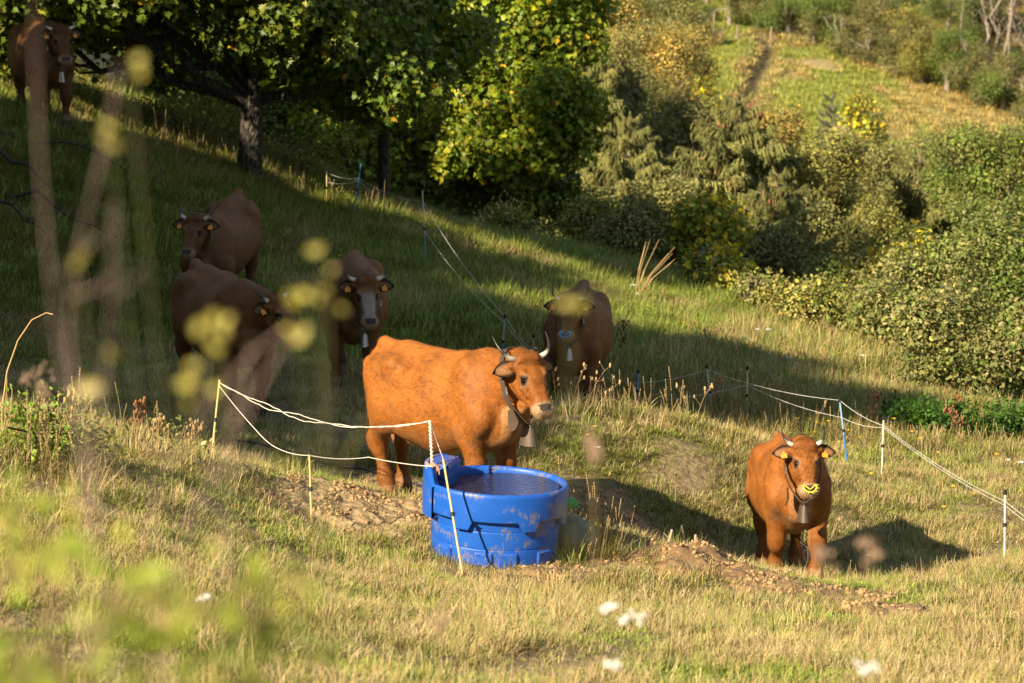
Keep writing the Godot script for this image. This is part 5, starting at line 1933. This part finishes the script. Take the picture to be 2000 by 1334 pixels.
	for i in hose.size():
		var tang: Vector3 = (hose[mini(i + 1, hose.size() - 1)] - hose[maxi(i - 1, 0)]) * 0.16
		curve.add_point(hose[i], -tang, tang)
	var hp := []
	var hr := []
	for k in 60:
		hp.append(curve.sample_baked(curve.get_baked_length() * k / 59.0))
		hr.append(0.013)
	hm.tube(hp, hr, 7)
	tag(put(hm, "water_hose", mat("black_hose", lin(0.02, 0.022, 0.025), 0.4)), "thin black water hose lying in the grass left of the tub", "hose")


# ---------------------------------------------------------------- herbs, stalks and branches
func stalk(p: Vector3, h: float, lean: Vector3, r: float, col: Color, called: String, label: String, heads: int, parent_cat := "plant", group := "") -> Node3D:
	var t := base(called, p, label, parent_cat, group)
	var mb := MB.new()
	var pts := []
	var rad := []
	for k in 9:
		var u := k / 8.0
		pts.append(Vector3(0, h * u * (1.0 - 0.15 * lean.length() * u), 0) + lean * h * u * u + Vector3(rnd(-0.004, 0.004), 0, rnd(-0.004, 0.004)))
		rad.append(lerpf(r, r * 0.4, u))
	pts[0].y = -0.04
	mb.tube(pts, rad, 5, [col])
	var e: Vector3 = pts[8]
	var hm := MB.new()
	for k in heads:
		var u := rnd(0.55, 1.0)
		var q: Vector3 = pts[int(u * 8.0)]
		var w := q + Vector3(rnd(-0.06, 0.06), rnd(0.02, 0.09), rnd(-0.06, 0.06))
		mb.tube([q, w], [r * 0.5, r * 0.3], 4, [col])
		hm.ball(w, Vector3(0.010, 0.018, 0.010) * rnd(0.7, 1.4), Basis(), 5, 4, col * rnd(0.7, 1.2))
	hm.ball(e, Vector3(0.012, 0.028, 0.012), Basis(), 6, 5, col * 1.1)
	put(mb, "stem", M.twigs, t)
	put(hm, "seed_head", M.twigs, t)
	return t


func leafy(p: Vector3, h: float, stems: int, spread: float, mesh_of: Array, per: int, called: String, label: String, cat: String, tint: Color, col: Color, r := 0.006) -> Node3D:
	var t := base(called, p, label, cat)
	var w := [[], []]
	var cc := [[], []]
	var mb := MB.new()
	for k in stems:
		var a := rnd(0, TAU)
		var top := Vector3(cos(a) * spread * rnd(0.2, 1.0), h * rnd(0.6, 1.0), sin(a) * spread * rnd(0.2, 1.0))
		var pts := limb(mb, Vector3(cos(a), 0, sin(a)) * spread * 0.15 - Vector3(0, 0.05, 0), top, r, r * 0.4, 0.02, 5)
		for j in per:
			var q: Vector3 = pts[2 + rng.randi() % 6]
			var i := rng.randi() % 2
			var s := rnd(0.5, 1.0)
			w[i].append(Transform3D(Basis(Vector3(rnd(-1, 1), rnd(-1, 1), rnd(-1, 1)).normalized(), rnd(0, TAU)).scaled(Vector3(s, s, s)), q))
			cc[i].append(tint * rnd(0.75, 1.25))
	for i in mb.c.size():
		mb.c[i] = col
	put(mb, "stem", M.twigs, t)
	for i in 2:
		if w[i].size():
			many(mesh_of[i % mesh_of.size()], "leaves", M.leaves, w[i], cc[i], t)
	return t


func twig_pile(p: Vector3, called: String, label: String, spans: Array, col: Color, r: float) -> Node3D:
	# spans: [from, to, arch]
	var t := base(called, p, label, "branch")
	var mb := MB.new()
	for q in spans:
		var a: Vector3 = q[0] - p
		var b: Vector3 = q[1] - p
		var pts := limb(mb, a, b, r, r * 0.35, q[2], 5)
		for k in 5:
			var o: Vector3 = pts[2 + k]
			limb(mb, o, o + Vector3(rnd(-0.16, 0.16), rnd(0.02, 0.16), rnd(-0.1, 0.1)), r * 0.4, r * 0.15, 0.0, 3)
	for i in mb.c.size():
		mb.c[i] = col
	put(mb, "twigs", M.twigs, t)
	return t


func flower_thing(p: Vector3, h: float, white: bool) -> void:
	var t := base("yarrow" if white else "dandelion", p, "small white umbel flower standing in the sloping grass" if white else "small yellow dandelion flower standing in the sloping grass", "flower", "white umbel flowers" if white else "yellow dandelion flowers")
	var mb := MB.new()
	var lean := Vector3(rnd(-0.15, 0.15), 0, rnd(-0.1, 0.1)) * h
	mb.tube([Vector3(0, -0.03, 0), Vector3(0, h * 0.5, 0) + lean * 0.3, Vector3(0, h, 0) + lean], [0.003, 0.0026, 0.0022], 4, [lin(0.12, 0.16, 0.04)])
	put(mb, "stem", M.twigs, t)
	var fm := MB.new()
	var e := Vector3(0, h, 0) + lean
	if white:
		for k in 14:
			var a := rnd(0, TAU)
			fm.ball(e + Vector3(cos(a) * rnd(0.0, 0.035), rnd(-0.004, 0.008), sin(a) * rnd(0, 0.035)), Vector3(0.009, 0.005, 0.009), Basis(), 5, 3, lin(0.72, 0.70, 0.66))
	else:
		for k in 18:
			var a := TAU * k / 18.0
			var o := Vector3(cos(a), rnd(0.15, 0.6), sin(a))
			fm.face(e, e + o * 0.021 + Vector3(-sin(a), 0, cos(a)) * 0.006, e + o * 0.021 - Vector3(-sin(a), 0, cos(a)) * 0.006, lin(0.80, 0.52, 0.02))
		fm.ball(e, Vector3(0.010, 0.008, 0.010), Basis(), 6, 4, lin(0.75, 0.45, 0.02))
	put(fm, "blossom", M.twigs, t)


func build_herbs() -> void:
	rng.seed = 900
	var straw := lin(0.44, 0.30, 0.14)
	var rust := lin(0.20, 0.085, 0.04)
	# dry seeding stalks on the crest: [column, row of foot, height, lean x, colour, label]
	var n := 0
	for q in [[1120, 800, 0.45, 0.25, straw], [1150, 805, 0.50, 0.40, straw], [1085, 795, 0.40, -0.1, straw], [1175, 812, 0.35, 0.5, straw], [1360, 835, 0.42, 0.35, straw], [1385, 835, 0.55, 0.2, rust * 2.0], [1430, 832, 0.62, 0.15, straw], [1475, 832, 0.55, 0.35, straw], [1500, 838, 0.6, 0.25, straw], [1520, 835, 0.5, 0.5, straw], [1345, 830, 0.4, -0.3, straw], [1590, 858, 0.4, 0.3, straw]]:
		stalk(hit(q[0], q[1]), q[2], Vector3(q[3], 0, rnd(-0.2, 0.2)), 0.0035, q[4], "dry_stalk", "dry tan seeding stalk standing on the sunlit crest", 5, "plant", "dry stalks along the crest")
		n += 1
	# the arching straw at the left edge and dock stalks of the near mound
	var p := hit(12, 872)
	var t := base("arching_straw", p, "tall straw arching over at the left edge", "plant")
	var mb := MB.new()
	var d0 := (p - Vector3(0, HC, 0)).length() * 0.995
	var path := []
	for q in [[2, 870], [4, 800], [14, 725], [35, 665], [62, 625], [90, 611], [103, 614]]:
		path.append(at(q[0], q[1], d0) - p)
	mb.tube(path, [0.007, 0.0065, 0.006, 0.005, 0.0045, 0.004, 0.006], 5, [lin(0.5, 0.34, 0.15)])
	for q in [[20, 870, 24, 760], [8, 860, 14, 740], [32, 868, 30, 790]]:
		mb.tube([at(q[0], q[1], d0) - p, at(q[2] - 3, (q[1] + q[3]) * 0.5, d0) - p, at(q[2], q[3], d0) - p], [0.006, 0.005, 0.003], 5, [lin(0.42, 0.25, 0.10)])
	put(mb, "stem", M.twigs, t)
	for q in [[268, 890, 0.42, 0.1, rust * 1.6, "red brown dock stalk on the near mound left of the corner post"], [310, 892, 0.30, 0.15, straw, "short straw stalk on the mound beside the dock"], [365, 915, 0.34, 0.35, straw * 0.8, "leaning brown stalk before the corner post"], [95, 905, 0.40, 0.0, straw, "thin straw stalk at the left of the mound"], [130, 915, 0.55, 0.12, lin(0.45, 0.34, 0.10), "yellow seeding stalk in front of the blurred stems"], [1212, 735, 0.62, 0.05, rust, "dark red dock stalk right of the nose ringed cow"], [1700, 860, 0.55, 0.15, rust * 0.5, "dark dock stalk beside the pale fence post"], [1830, 860, 0.5, 0.5, rust * 1.3, "leaning rusty dock stalk in front of the nettles"], [1880, 880, 0.5, -0.4, rust * 1.5, "rusty dock stalk bending left among the nettles"]]:
		stalk(hit(q[0], q[1]), q[2], Vector3(q[3], 0, 0.05), 0.006, q[4], "dock_stalk", q[5], 26)
	# the sheaf of dry stems behind the nose ringed cow
	var sp := hit(1242, 584)
	var st := base("dry_stem_sheaf", sp, "sheaf of pale dry stems leaning right at the wood edge", "plant")
	mb = MB.new()
	for k in 11:
		var e := Vector3(rnd(0.10, 0.55), rnd(0.5, 0.85), rnd(-0.1, 0.1))
		mb.tube([Vector3(rnd(-0.04, 0.04), -0.05, rnd(-0.04, 0.04)), e * 0.5 + Vector3(-0.03, 0.02, 0), e], [0.007, 0.006, 0.003], 5, [straw * rnd(0.9, 1.3)])
	put(mb, "stems", M.twigs, st)
	# leafy herbs on the mound
	leafy(hit(70, 905), 0.32, 9, 0.22, G.green, 2, "leafy_herb", "bright leafy herb clump at the left of the near mound", "plant", Color(1.5, 1.6, 1.1), lin(0.2, 0.14, 0.06), 0.004)
	leafy(hit(145, 900), 0.30, 6, 0.20, G.olive, 2, "leafy_herb", "thin leafy herb in front of the blurred stems", "plant", Color(1.4, 1.4, 1.1), lin(0.2, 0.14, 0.06), 0.004)
	leafy(hit(330, 900), 0.20, 5, 0.25, G.olive, 2, "leafy_herb", "low leafy herb beside the leaning brown stalk", "plant", Color(1.2, 1.2, 1.0), lin(0.2, 0.14, 0.06), 0.004)
	# nettles and ferns at right
	var ng := [spray(241, 30, 0.16, 0.065, OVAL, [lin(0.06, 0.15, 0.02), lin(0.08, 0.19, 0.025), lin(0.10, 0.20, 0.03)], lin(0.08, 0.06, 0.03)), spray(242, 30, 0.18, 0.06, OVAL, [lin(0.06, 0.14, 0.02), lin(0.09, 0.19, 0.025)], lin(0.08, 0.06, 0.03))]
	for q in [[1800, 862, 0.42, "nettle clump right of the pale yellow fence post"], [1850, 858, 0.46, "nettle clump in the middle of the green patch"], [1905, 872, 0.35, "low nettle clump among rusty dock"], [1960, 866, 0.44, "nettle clump at the right edge of the picture"], [2010, 862, 0.48, "tall nettle clump cut by the right edge"], [1755, 848, 0.3, "small dark nettle clump next to the dock stalk"]]:
		leafy(hit(q[0], q[1]), q[2], 16, 0.30, ng, 4, "nettle_clump", q[3], "plant", Color(1, 1, 1), lin(0.12, 0.10, 0.04), 0.004)
	# leafy weeds round the dark edge of the meadow behind the forked maple
	for q in [[560, 330, 0.35, "leafy weeds right of the forked maple trunk"], [420, 270, 0.5, "bright leafy weeds left of the forked maple trunk"], [340, 262, 0.5, "sunlit leafy weeds below the dark wood"]]:
		leafy(hit(q[0], q[1]), q[2], 30, 1.1, G.olive, 3, "weed_clump", q[3], "plant", Color(1.5, 1.5, 1.0), lin(0.2, 0.14, 0.06), 0.004)
	# bare bramble twigs in front of the cow at right
	var c0 := hit(1590, 1120)
	var dd := (c0 - Vector3(0, HC, 0)).length() - 0.3
	twig_pile(c0, "bramble_twigs", "tangle of bare reddish twigs at the feet of the right cow", [
		[at(1640, 1135, dd), at(1480, 985, dd), 0.02], [at(1600, 1130, dd), at(1500, 960, dd), 0.05], [at(1700, 1175, dd), at(1450, 1020, dd), 0.0], [at(1590, 1120, dd), at(1580, 965, dd), -0.02],
		[at(1660, 1150, dd), at(1530, 1005, dd), 0.04], [at(1570, 1120, dd), at(1690, 1150, dd), 0.22], [at(1610, 1130, dd), at(1520, 1045, dd), 0.02], [at(1650, 1130, dd), at(1560, 1030, dd), -0.03]], lin(0.16, 0.095, 0.065), 0.007)
	# pale cut shrub stumps on the soil bank
	var cut := lin(0.46, 0.37, 0.24)
	for q in [[1358, 1092, 0.20, 0.0, "pale cut stump at the left on the soil bank"], [1385, 1095, 0.18, 0.12, "pale cut stump in the middle of the soil bank"], [1405, 1097, 0.12, 0.3, "short leaning cut stump on the soil bank"], [1337, 1085, 0.26, -0.12, "thin cut shoot left on the soil bank"], [1302, 1082, 0.2, 0.2, "thin bent shoot beside the tub's shadow"]]:
		var pp := hit(q[0], q[1])
		var sn := base("cut_stump", pp, q[4], "stump")
		var sm := MB.new()
		var e := Vector3(q[3] * q[2], q[2], 0.02)
		sm.tube([Vector3(0, -0.06, 0), e * 0.5 + Vector3(rnd(-0.01, 0.01), 0, 0), e], [0.016, 0.014, 0.012], 7, [cut])
		sm.tube([e * 0.6, e * 0.6 + Vector3(rnd(-0.07, 0.07), 0.06, 0.02)], [0.008, 0.004], 5, [cut * 0.9])
		put(sm, "wood", M.twigs, sn)
	# clods and stones of the soil bank
	for q in [[1225, 1072, 0.07], [1260, 1090, 0.06], [1300, 1100, 0.05], [1375, 1112, 0.05], [1420, 1125, 0.06], [1330, 1118, 0.045], [1470, 1130, 0.04], [1205, 1095, 0.05], [1245, 1110, 0.04], [745, 1045, 0.06], [775, 1050, 0.05], [880, 1165, 0.05], [905, 1160, 0.035], [690, 985, 0.04], [860, 592, 0.09], [1130, 790, 0.05]]:
		var pp := hit(q[0], q[1])
		pp.y = near_height(pp.x, pp.z)
		var pale: bool = q[1] < 1060 or q[1] > 1150
		var so := stone(pp, Vector3(q[2], q[2] * 0.65, q[2] * 0.9), int(q[0]), lin(0.46, 0.38, 0.27) if pale else lin(0.29, 0.19, 0.095))
		so.name = numbered("pale_stone" if pale else "soil_clod")
		tag(so, "pale stone lying in the short grass" if pale else "lump of brown soil on the dug bank", "stone" if pale else "soil clod", "pale stones in the grass" if pale else "soil clods on the bank")
	# fallen dark branches at the left
	for q in [[0, 282, 240, 345, "long dark fallen branch uppermost at the left edge"], [0, 328, 150, 400, "dark fallen branch second from the top at the left edge"], [0, 385, 230, 480, "dark fallen branch third from the top at the left edge"], [0, 405, 90, 470, "lowest dark fallen branch at the left edge"]]:
		var a := hit(q[0] - 60, q[1] - 15) + Vector3(0, 0.14, 0)
		var b := hit(q[2], q[3]) + Vector3(0, 0.08, 0)
		twig_pile(a, "fallen_branch", q[4], [[a, b, 0.06]], lin(0.05, 0.042, 0.04), 0.032)
	var bp := hit(262, 385)
	twig_pile(bp, "dead_twig", "small forked dead twig on the bare patch", [[bp, bp + Vector3(-0.12, 0.35, 0), 0.0]], lin(0.12, 0.09, 0.07), 0.010)
	# flowers on the right slope and in the shade
	for q in [[1524, 835], [1555, 855], [1580, 852], [1600, 862], [1612, 873], [1660, 872], [1590, 872], [1640, 890], [1685, 905], [1750, 868], [1782, 878], [1795, 890], [1830, 915], [1725, 898], [1270, 640], [1335, 660], [1410, 690], [1480, 700], [1600, 745], [1640, 730], [1560, 720], [1075, 790], [1045, 620], [1040, 640], [1060, 650], [1055, 662], [660, 545], [1505, 765], [1900, 1010], [1860, 1000], [1840, 1045], [1700, 960], [690, 600], [590, 585], [1165, 870], [1150, 885], [1805, 925], [1950, 940]]:
		flower_thing(hit(q[0], q[1]), rnd(0.14, 0.28), false)
	for q in [[1232, 598], [1245, 602], [1485, 678], [1495, 680], [1450, 705], [1540, 735], [1560, 745], [1765, 775], [1690, 740], [1975, 948], [1985, 952], [1165, 925], [1040, 720]]:
		flower_thing(hit(q[0], q[1]), rnd(0.2, 0.3), true)
	build_near_plants()


# tall herbs close to the camera, far out of focus
func build_near_plants() -> void:
	rng.seed = 950
	var stemc := lin(0.48, 0.33, 0.28)
	# [column/row pairs from the foot up, distance, radius, label]
	for q in [[[[180, 1500], [172, 900], [120, 760], [100, 560], [85, 380], [72, 200], [66, -40]], 3.0, 0.0011, "tall blurred pinkish stem at the far left, very near"],
			[[[175, 1500], [150, 880], [130, 640], [160, 480], [200, 300], [235, 120]], 3.0, 0.0016, "blurred forked stem leaning right, very near at left"],
			[[[190, 1500], [190, 840], [215, 640], [222, 400]], 2.9, 0.0014, "thin faint blurred stem right of the forked one"],
			[[[330, 1500], [350, 1090], [430, 900], [480, 760], [490, 680]], 3.0, 0.0019, "blurred pale stem rising in front of the turning cow"],
			[[[320, 1500], [290, 960], [380, 830], [480, 700], [560, 640]], 3.1, 0.0015, "blurred stem crossing the turning cow's chest"],
			[[[430, 1500], [440, 980], [470, 850], [520, 720], [585, 640]], 3.1, 0.0016, "blurred slanting stem under the turning cow's head"],
			[[[560, 1500], [610, 1080], [660, 930], [720, 810]], 3.2, 0.0015, "blurred olive stem left of the orange cow's tail"]]:
		var foot := at(q[0][0][0], q[0][0][1], q[1])
		var bt := on(foot)
		var t := base("near_weed", bt, q[3], "plant", "blurred stems close to the camera")
		var mb := MB.new()
		var cv := Curve3D.new()
		cv.add_point(Vector3(0, -0.05, 0))
		for i in q[0].size():
			var w := at(q[0][i][0], q[0][i][1], q[1]) - bt
			cv.add_point(w, Vector3(0, -0.04, 0), Vector3(0, 0.04, 0))
		var pts := []
		var rad := []
		var cols := []
		for k in 40:
			pts.append(cv.sample_baked(cv.get_baked_length() * k / 39.0))
			var u := k / 39.0
			pts[k] += Vector3(noise.get_noise_1d(u * 90.0 + q[2] * 90000.0), 0, noise2.get_noise_1d(u * 90.0)) * 0.016 * sin(u * PI)
			rad.append(q[2] * lerpf(0.8, 0.36, u) * (1.0 + 0.9 * noise2.get_noise_1d(u * 260.0 + q[2] * 50000.0)))
			cols.append(lin(0.62, 0.50, 0.28).lerp(lin(0.34, 0.30, 0.09) if q[1] > 3.15 else stemc, smoothstep(0.45, 0.75, u)))
		mb.tube(pts, rad, 7, cols)
		for j in 5:
			var o: Vector3 = pts[18 + rng.randi() % 20]
			var e := o + Vector3(rnd(-0.05, 0.05), rnd(0.02, 0.07), rnd(-0.03, 0.03))
			mb.tube([o, o.lerp(e, 0.5) + Vector3(0, -0.006, 0), e], [q[2] * 0.5, q[2] * 0.4, q[2] * 0.2], 5, [stemc])
		put(mb, "stem", M.twigs, t)
		var lf := MB.new()
		# small withered leaves where the photograph shows yellow discs
		put_leaves(lf, pts)
		if lf.v.size():
			put(lf, "leaf", M.leaves, t)
	# single yellow leaves hanging on fine twigs in front of the cows
	var k := 0
	for q in [[415, 610, 3.0, 0.0324], [425, 660, 3.0, 0.0288], [362, 738, 3.0, 0.0302], [585, 670, 3.1, 0.0324], [592, 590, 3.1, 0.0288], [640, 580, 3.2, 0.0245], [620, 515, 3.2, 0.0259], [1110, 610, 3.0, 0.0245], [395, 780, 3.0, 0.0187], [250, 130, 3.0, 0.0245], [215, 265, 3.0, 0.0245], [155, 520, 3.0, 0.0187], [210, 690, 3.0, 0.0144]]:
		var p := at(q[0], q[1], q[2])
		var foot := on(p + Vector3(rnd(-0.1, 0.1), 0, rnd(-0.05, 0.05)))
		var t := base("near_leaf_sprig", foot, ["yellow blurred leaf before the turning cow's shoulder, upper", "yellow blurred leaf before the turning cow's shoulder, lower", "round yellow blurred leaf at the turning cow's elbow", "yellow blurred leaf right of the turning cow's muzzle", "yellow blurred leaf on the turning cow's forehead", "yellow blurred leaf covering the pale faced cow's brow", "yellow blurred leaf left of the pale faced cow's back", "yellow blurred leaf covering the nose ringed cow's brow", "small yellow blurred leaf near the corner post's top", "yellow blurred leaf right of the topmost cow", "yellow blurred leaf below the topmost cow", "pale blurred leaf on the left forked stem", "faint brown blurred leaf right of the left stems"][k], "plant", "blurred yellow leaves close to the camera")
		var mb := MB.new()
		mb.tube([Vector3(0, -0.05, 0), (p - foot) * 0.5 + Vector3(0.02, 0, 0), p - foot - Vector3(0, 0.01, 0)], [0.0012, 0.0010, 0.0006], 4, [lin(0.2, 0.2, 0.08)])
		put(mb, "stem", M.twigs, t)
		var lf := MB.new()
		for j in 3:
			var w: Vector3 = Vector3(rnd(-1, 1), rnd(-1, 1), rnd(-0.5, 0.5)) * q[3] * 0.45
			leaf(lf, p - foot + w, Vector3(rnd(-1, 1), rnd(-0.4, 1), rnd(-0.3, 0.3)).normalized(), Vector3(rnd(-0.6, 0.2), rnd(-0.2, 0.5), 1).normalized(), q[3] * rnd(0.35, 0.75), OVAL, lin(0.50, 0.44, 0.10) * rnd(0.75, 1.15))
		put(lf, "leaf", M.leaves, t)
		k += 1
	# leafy herbs at the bottom left, near and blurred
	var big := [spray(251, 34, 0.07, 0.030, OVAL, [lin(0.30, 0.36, 0.045), lin(0.38, 0.41, 0.07), lin(0.20, 0.27, 0.04)], lin(0.2, 0.15, 0.08)), spray(252, 32, 0.07, 0.032, OVAL, [lin(0.42, 0.45, 0.06), lin(0.27, 0.33, 0.05), lin(0.40, 0.29, 0.13)], lin(0.2, 0.15, 0.08))]
	for q in [[10, 1130, 2.8, 10, "blurred green herb in the bottom left corner"], [110, 1180, 2.7, 10, "blurred dark green herb second from the left bottom corner"], [235, 1120, 2.9, 7, "blurred bright green herb right of the bottom left corner"], [330, 1215, 2.9, 8, "blurred herb third along the bottom edge"], [70, 1260, 2.4, 10, "lowest blurred herb at the bottom left"], [190, 1270, 2.6, 9, "blurred leafy herb in the middle of the bottom left mass"], [450, 1310, 3.0, 4, "blurred brownish herb at the bottom left of the tub"]]:
		var top := at(q[0], q[1], q[2])
		var g := on(top)
		leafy(g, top.y - g.y + 0.05, q[3] + 2, 0.13, big, 6, "near_herb", q[4], "plant", Color(1.1, 1.1, 1.0), lin(0.25, 0.18, 0.10), 0.004)
	# white umbels near the camera
	for q in [[1190, 1188, 8.0, 0.024], [1235, 1208, 8.0, 0.042], [1195, 1300, 8.0, 0.026], [1695, 1308, 7.0, 0.034], [397, 1168, 10.0, 0.024]]:
		var p := at(q[0], q[1], q[2])
		var g := on(p)
		var t := base("near_umbel", g, "blurred white umbel flower close to the camera", "flower", "blurred white umbels close to the camera")
		var mb := MB.new()
		mb.tube([Vector3(0, -0.05, 0), (p - g) * 0.5 + Vector3(0.02, 0, 0), p - g], [0.0016, 0.0014, 0.0010], 4, [lin(0.16, 0.16, 0.06)])
		put(mb, "stem", M.twigs, t)
		var fm := MB.new()
		for j in 30:
			var a := rnd(0, TAU)
			var r: float = q[3] * sqrt(rng.randf())
			fm.ball(p - g + Vector3(cos(a) * r, rnd(-0.3, 0.5) * r, sin(a) * r), Vector3(0.006, 0.005, 0.006), Basis(), 5, 3, lin(0.74, 0.70, 0.62))
		put(fm, "blossom", M.twigs, t)
	# brown seed heads near the camera
	for q in [[1700, 1075, 5.0, 0.028, "blurred grey brown seed head before the right cow"], [1605, 1085, 5.0, 0.018, "blurred pale seed head at the right cow's hoof"], [1155, 870, 4.5, 0.020, "blurred tan seed head right of the orange cow"], [855, 1215, 6.5, 0.034, "blurred reddish seed head below the blue tub"], [70, 735, 8.0, 0.040, "blurred brown flat seed head at the left"], [85, 765, 8.0, 0.034, "lower blurred brown seed head at the left"]]:
		var p := at(q[0], q[1], q[2])
		var g := on(p)
		var t := base("near_seed_head", g, q[4], "plant")
		var mb := MB.new()
		mb.tube([Vector3(0, -0.05, 0), (p - g) * 0.5 + Vector3(0.03, 0, 0), p - g], [0.0014, 0.0012, 0.0010], 4, [lin(0.30, 0.22, 0.10)])
		put(mb, "stem", M.twigs, t)
		var fm := MB.new()
		for j in 20:
			var d: Vector3 = Vector3(rng.randfn(), rng.randfn() * 1.1, rng.randfn()) * q[3] * 0.45
			fm.ball(p - g + d, Vector3(0.004, 0.007, 0.004), Basis(), 4, 3, lin(0.34, 0.23, 0.15) * rnd(0.7, 1.3))
		put(fm, "seed_head", M.twigs, t)


func put_leaves(lf: MB, pts: Array) -> void:
	for j in 3:
		var q: Vector3 = pts[14 + rng.randi() % 22]
		var a := rnd(0, TAU)
		leaf(lf, q, Vector3(cos(a), rnd(-0.3, 0.5), sin(a)).normalized(), Vector3(0, 0.4, 1).normalized(), rnd(0.018, 0.030), OVAL, lin(0.44, 0.36, 0.12))


# ---------------------------------------------------------------- far things on the meadow
func build_far_things() -> void:
	var wood := mat("weathered_wood", lin(0.30, 0.23, 0.16), 0.9)
	var g := at(1396, 78, 140.0)
	g.y = meadow_height(g.x, g.z)
	var t := base("wooden_rack", g, "weathered wooden post and rail rack on the far meadow", "rack")
	t.scale = Vector3(0.8, 0.8, 0.8)
	for q in [[-0.42, 0.3, 1.5], [0.42, 0.0, 1.1], [-0.1, 0.5, 1.9]]:
		var mb := MB.new()
		mb.tube([Vector3(q[0], -0.2, q[1]), Vector3(q[0] + 0.03, q[2], q[1])], [0.07, 0.06], 7)
		put(mb, "post", wood, t)
	for q in [0.55, 0.85]:
		var mb := MB.new()
		mb.box(Vector3(0, q, 0.12), Vector3(0.55, 0.05, 0.03), Basis(Vector3.UP, 0.3), 0.01)
		put(mb, "rail", wood, t)
	var hb := MB.new()
	hb.box(Vector3(0.05, 0.45, 0.3), Vector3(0.4, 0.28, 0.25), Basis(Vector3.UP, 0.3), 0.03)
	put(hb, "feed_box", mat("rusty_wood", lin(0.26, 0.14, 0.07), 0.9), t)
	var p := at(1362, 48, 146.0)
	p.y = land(p.x, p.z)
	var tarp := MB.new()
	var pts := []
	for i in 9:
		for j in 4:
			var u := i / 8.0 - 0.5
			var w := j / 3.0
			pts.append(p + Vector3(u * 1.7, 0.05 + 0.16 * sin(w * 2.2) + 0.06 * sin(u * 9.0), -w * 0.8))
	for i in 8:
		for j in 3:
			var a := i * 4 + j
			tarp.quad(pts[a], pts[a + 1], pts[a + 5], pts[a + 4])
			tarp.quad(pts[a] - Vector3(0, 0.05, 0), pts[a + 4] - Vector3(0, 0.05, 0), pts[a + 5] - Vector3(0, 0.05, 0), pts[a + 1] - Vector3(0, 0.05, 0))
	tag(put(tarp, "tarpaulin", mat("pale_tarp", lin(0.70, 0.66, 0.58), 0.6)), "pale tarpaulin heap behind the wooden rack on the meadow", "tarpaulin")
	for q in [[1440, 58], [1506, 64]]:
		var f := at(q[0], q[1], 141.0)
		f.y = land(f.x, f.z)
		var n := base("meadow_post", f, "small weathered post on the upper edge of the far meadow", "post", "posts on the far meadow edge")
		var mb := MB.new()
		mb.tube([Vector3(0, -0.2, 0), Vector3(0.02, 0.75, 0)], [0.06, 0.05], 7)
		put(mb, "stake", wood, n)
	# a house glimpsed past the maple
	var h := at(1120, 40, 150.0)
	h.y = h.y - 3.2
	var house := base("house", h, "pinkish house with a blue grey roof half hidden behind the maple", "house")
	var wl := MB.new()
	wl.box(Vector3(0, 1.6, 0), Vector3(2.6, 3.0, 2.5), Basis(Vector3.UP, 0.3), 0.03)
	put(wl, "wall", mat("pink_plaster", lin(0.46, 0.34, 0.30), 0.9), house)
	var rf := MB.new()
	for sgn in [-1.0, 1.0]:
		rf.box(Basis(Vector3.UP, 0.3) * Vector3(0, 5.3, sgn * 1.45), Vector3(2.9, 0.08, 1.75), Basis(Vector3.UP, 0.3) * Basis(Vector3.RIGHT, sgn * 0.55), 0.03)
	put(rf, "roof", mat("slate_roof", lin(0.16, 0.22, 0.32), 0.6), house)
	for x in [-1.3, 0.9]:
		var wm := MB.new()
		wm.box(Basis(Vector3.UP, 0.3) * Vector3(x, 2.6, 2.52), Vector3(0.45, 0.55, 0.05), Basis(Vector3.UP, 0.3), 0.02)
		put(wm, "window", mat("window_glass", lin(0.05, 0.07, 0.1), 0.1), house)


func _ready() -> void:
	var cam := Camera3D.new()
	cam.name = "camera"
	cam.position = Vector3(0, HC, 0)
	cam.rotation.x = -PITCH
	var lens := CameraAttributesPhysical.new()
	lens.frustum_focal_length = 105.0
	lens.exposure_aperture = 4.0
	lens.frustum_focus_distance = 24.6
	cam.attributes = lens
	cam.fov = 13.04
	cam.near = 0.1
	cam.far = 1500.0
	add_child(cam)
	var env := Environment.new()
	env.background_mode = Environment.BG_SKY
	env.tonemap_mode = Environment.TONE_MAPPER_LINEAR
	env.tonemap_exposure = 1.98
	env.sdfgi_enabled = true
	env.ssao_enabled = true
	env.ssil_enabled = true
	var sky := ProceduralSkyMaterial.new()
	sky.sky_top_color = Color(0.385, 0.44, 0.505)
	sky.sky_horizon_color = Color(0.585, 0.59, 0.58)
	sky.ground_bottom_color = Color(0.16, 0.15, 0.10)
	sky.ground_horizon_color = Color(0.42, 0.44, 0.42)
	sky.sky_curve = 0.12
	var sk := Sky.new()
	sk.sky_material = sky
	env.sky = sk
	var we := WorldEnvironment.new()
	we.environment = env
	we.name = "environment"
	add_child(we)
	var sun := DirectionalLight3D.new()
	sun.name = "sun"
	sun.light_energy = 1.6
	sun.light_color = Color(1.0, 0.925, 0.80)
	sun.light_angular_distance = 0.5
	sun.shadow_enabled = true
	add_child(sun)
	sun.look_at_from_position(Vector3.ZERO, -TO_SUN, Vector3.UP)
	noise.frequency = 0.05
	noise.seed = 3
	noise2.frequency = 0.05
	noise2.seed = 8
	noise.fractal_octaves = 3
	noise2.fractal_octaves = 2
	M.stone = mat("stone_surface", Color.WHITE, 0.9, true)
	var t0 := Time.get_ticks_msec()
	land_points()
	print("land ", Time.get_ticks_msec() - t0)
	build_land()
	print("sheets ", Time.get_ticks_msec() - t0)
	build_trees()
	print("trees ", Time.get_ticks_msec() - t0)
	build_grass()
	print("grass ", Time.get_ticks_msec() - t0)
	build_cows()
	print("cows ", Time.get_ticks_msec() - t0)
	build_tub()
	build_fence()
	build_herbs()
	build_far_things()
	print("all ", Time.get_ticks_msec() - t0)
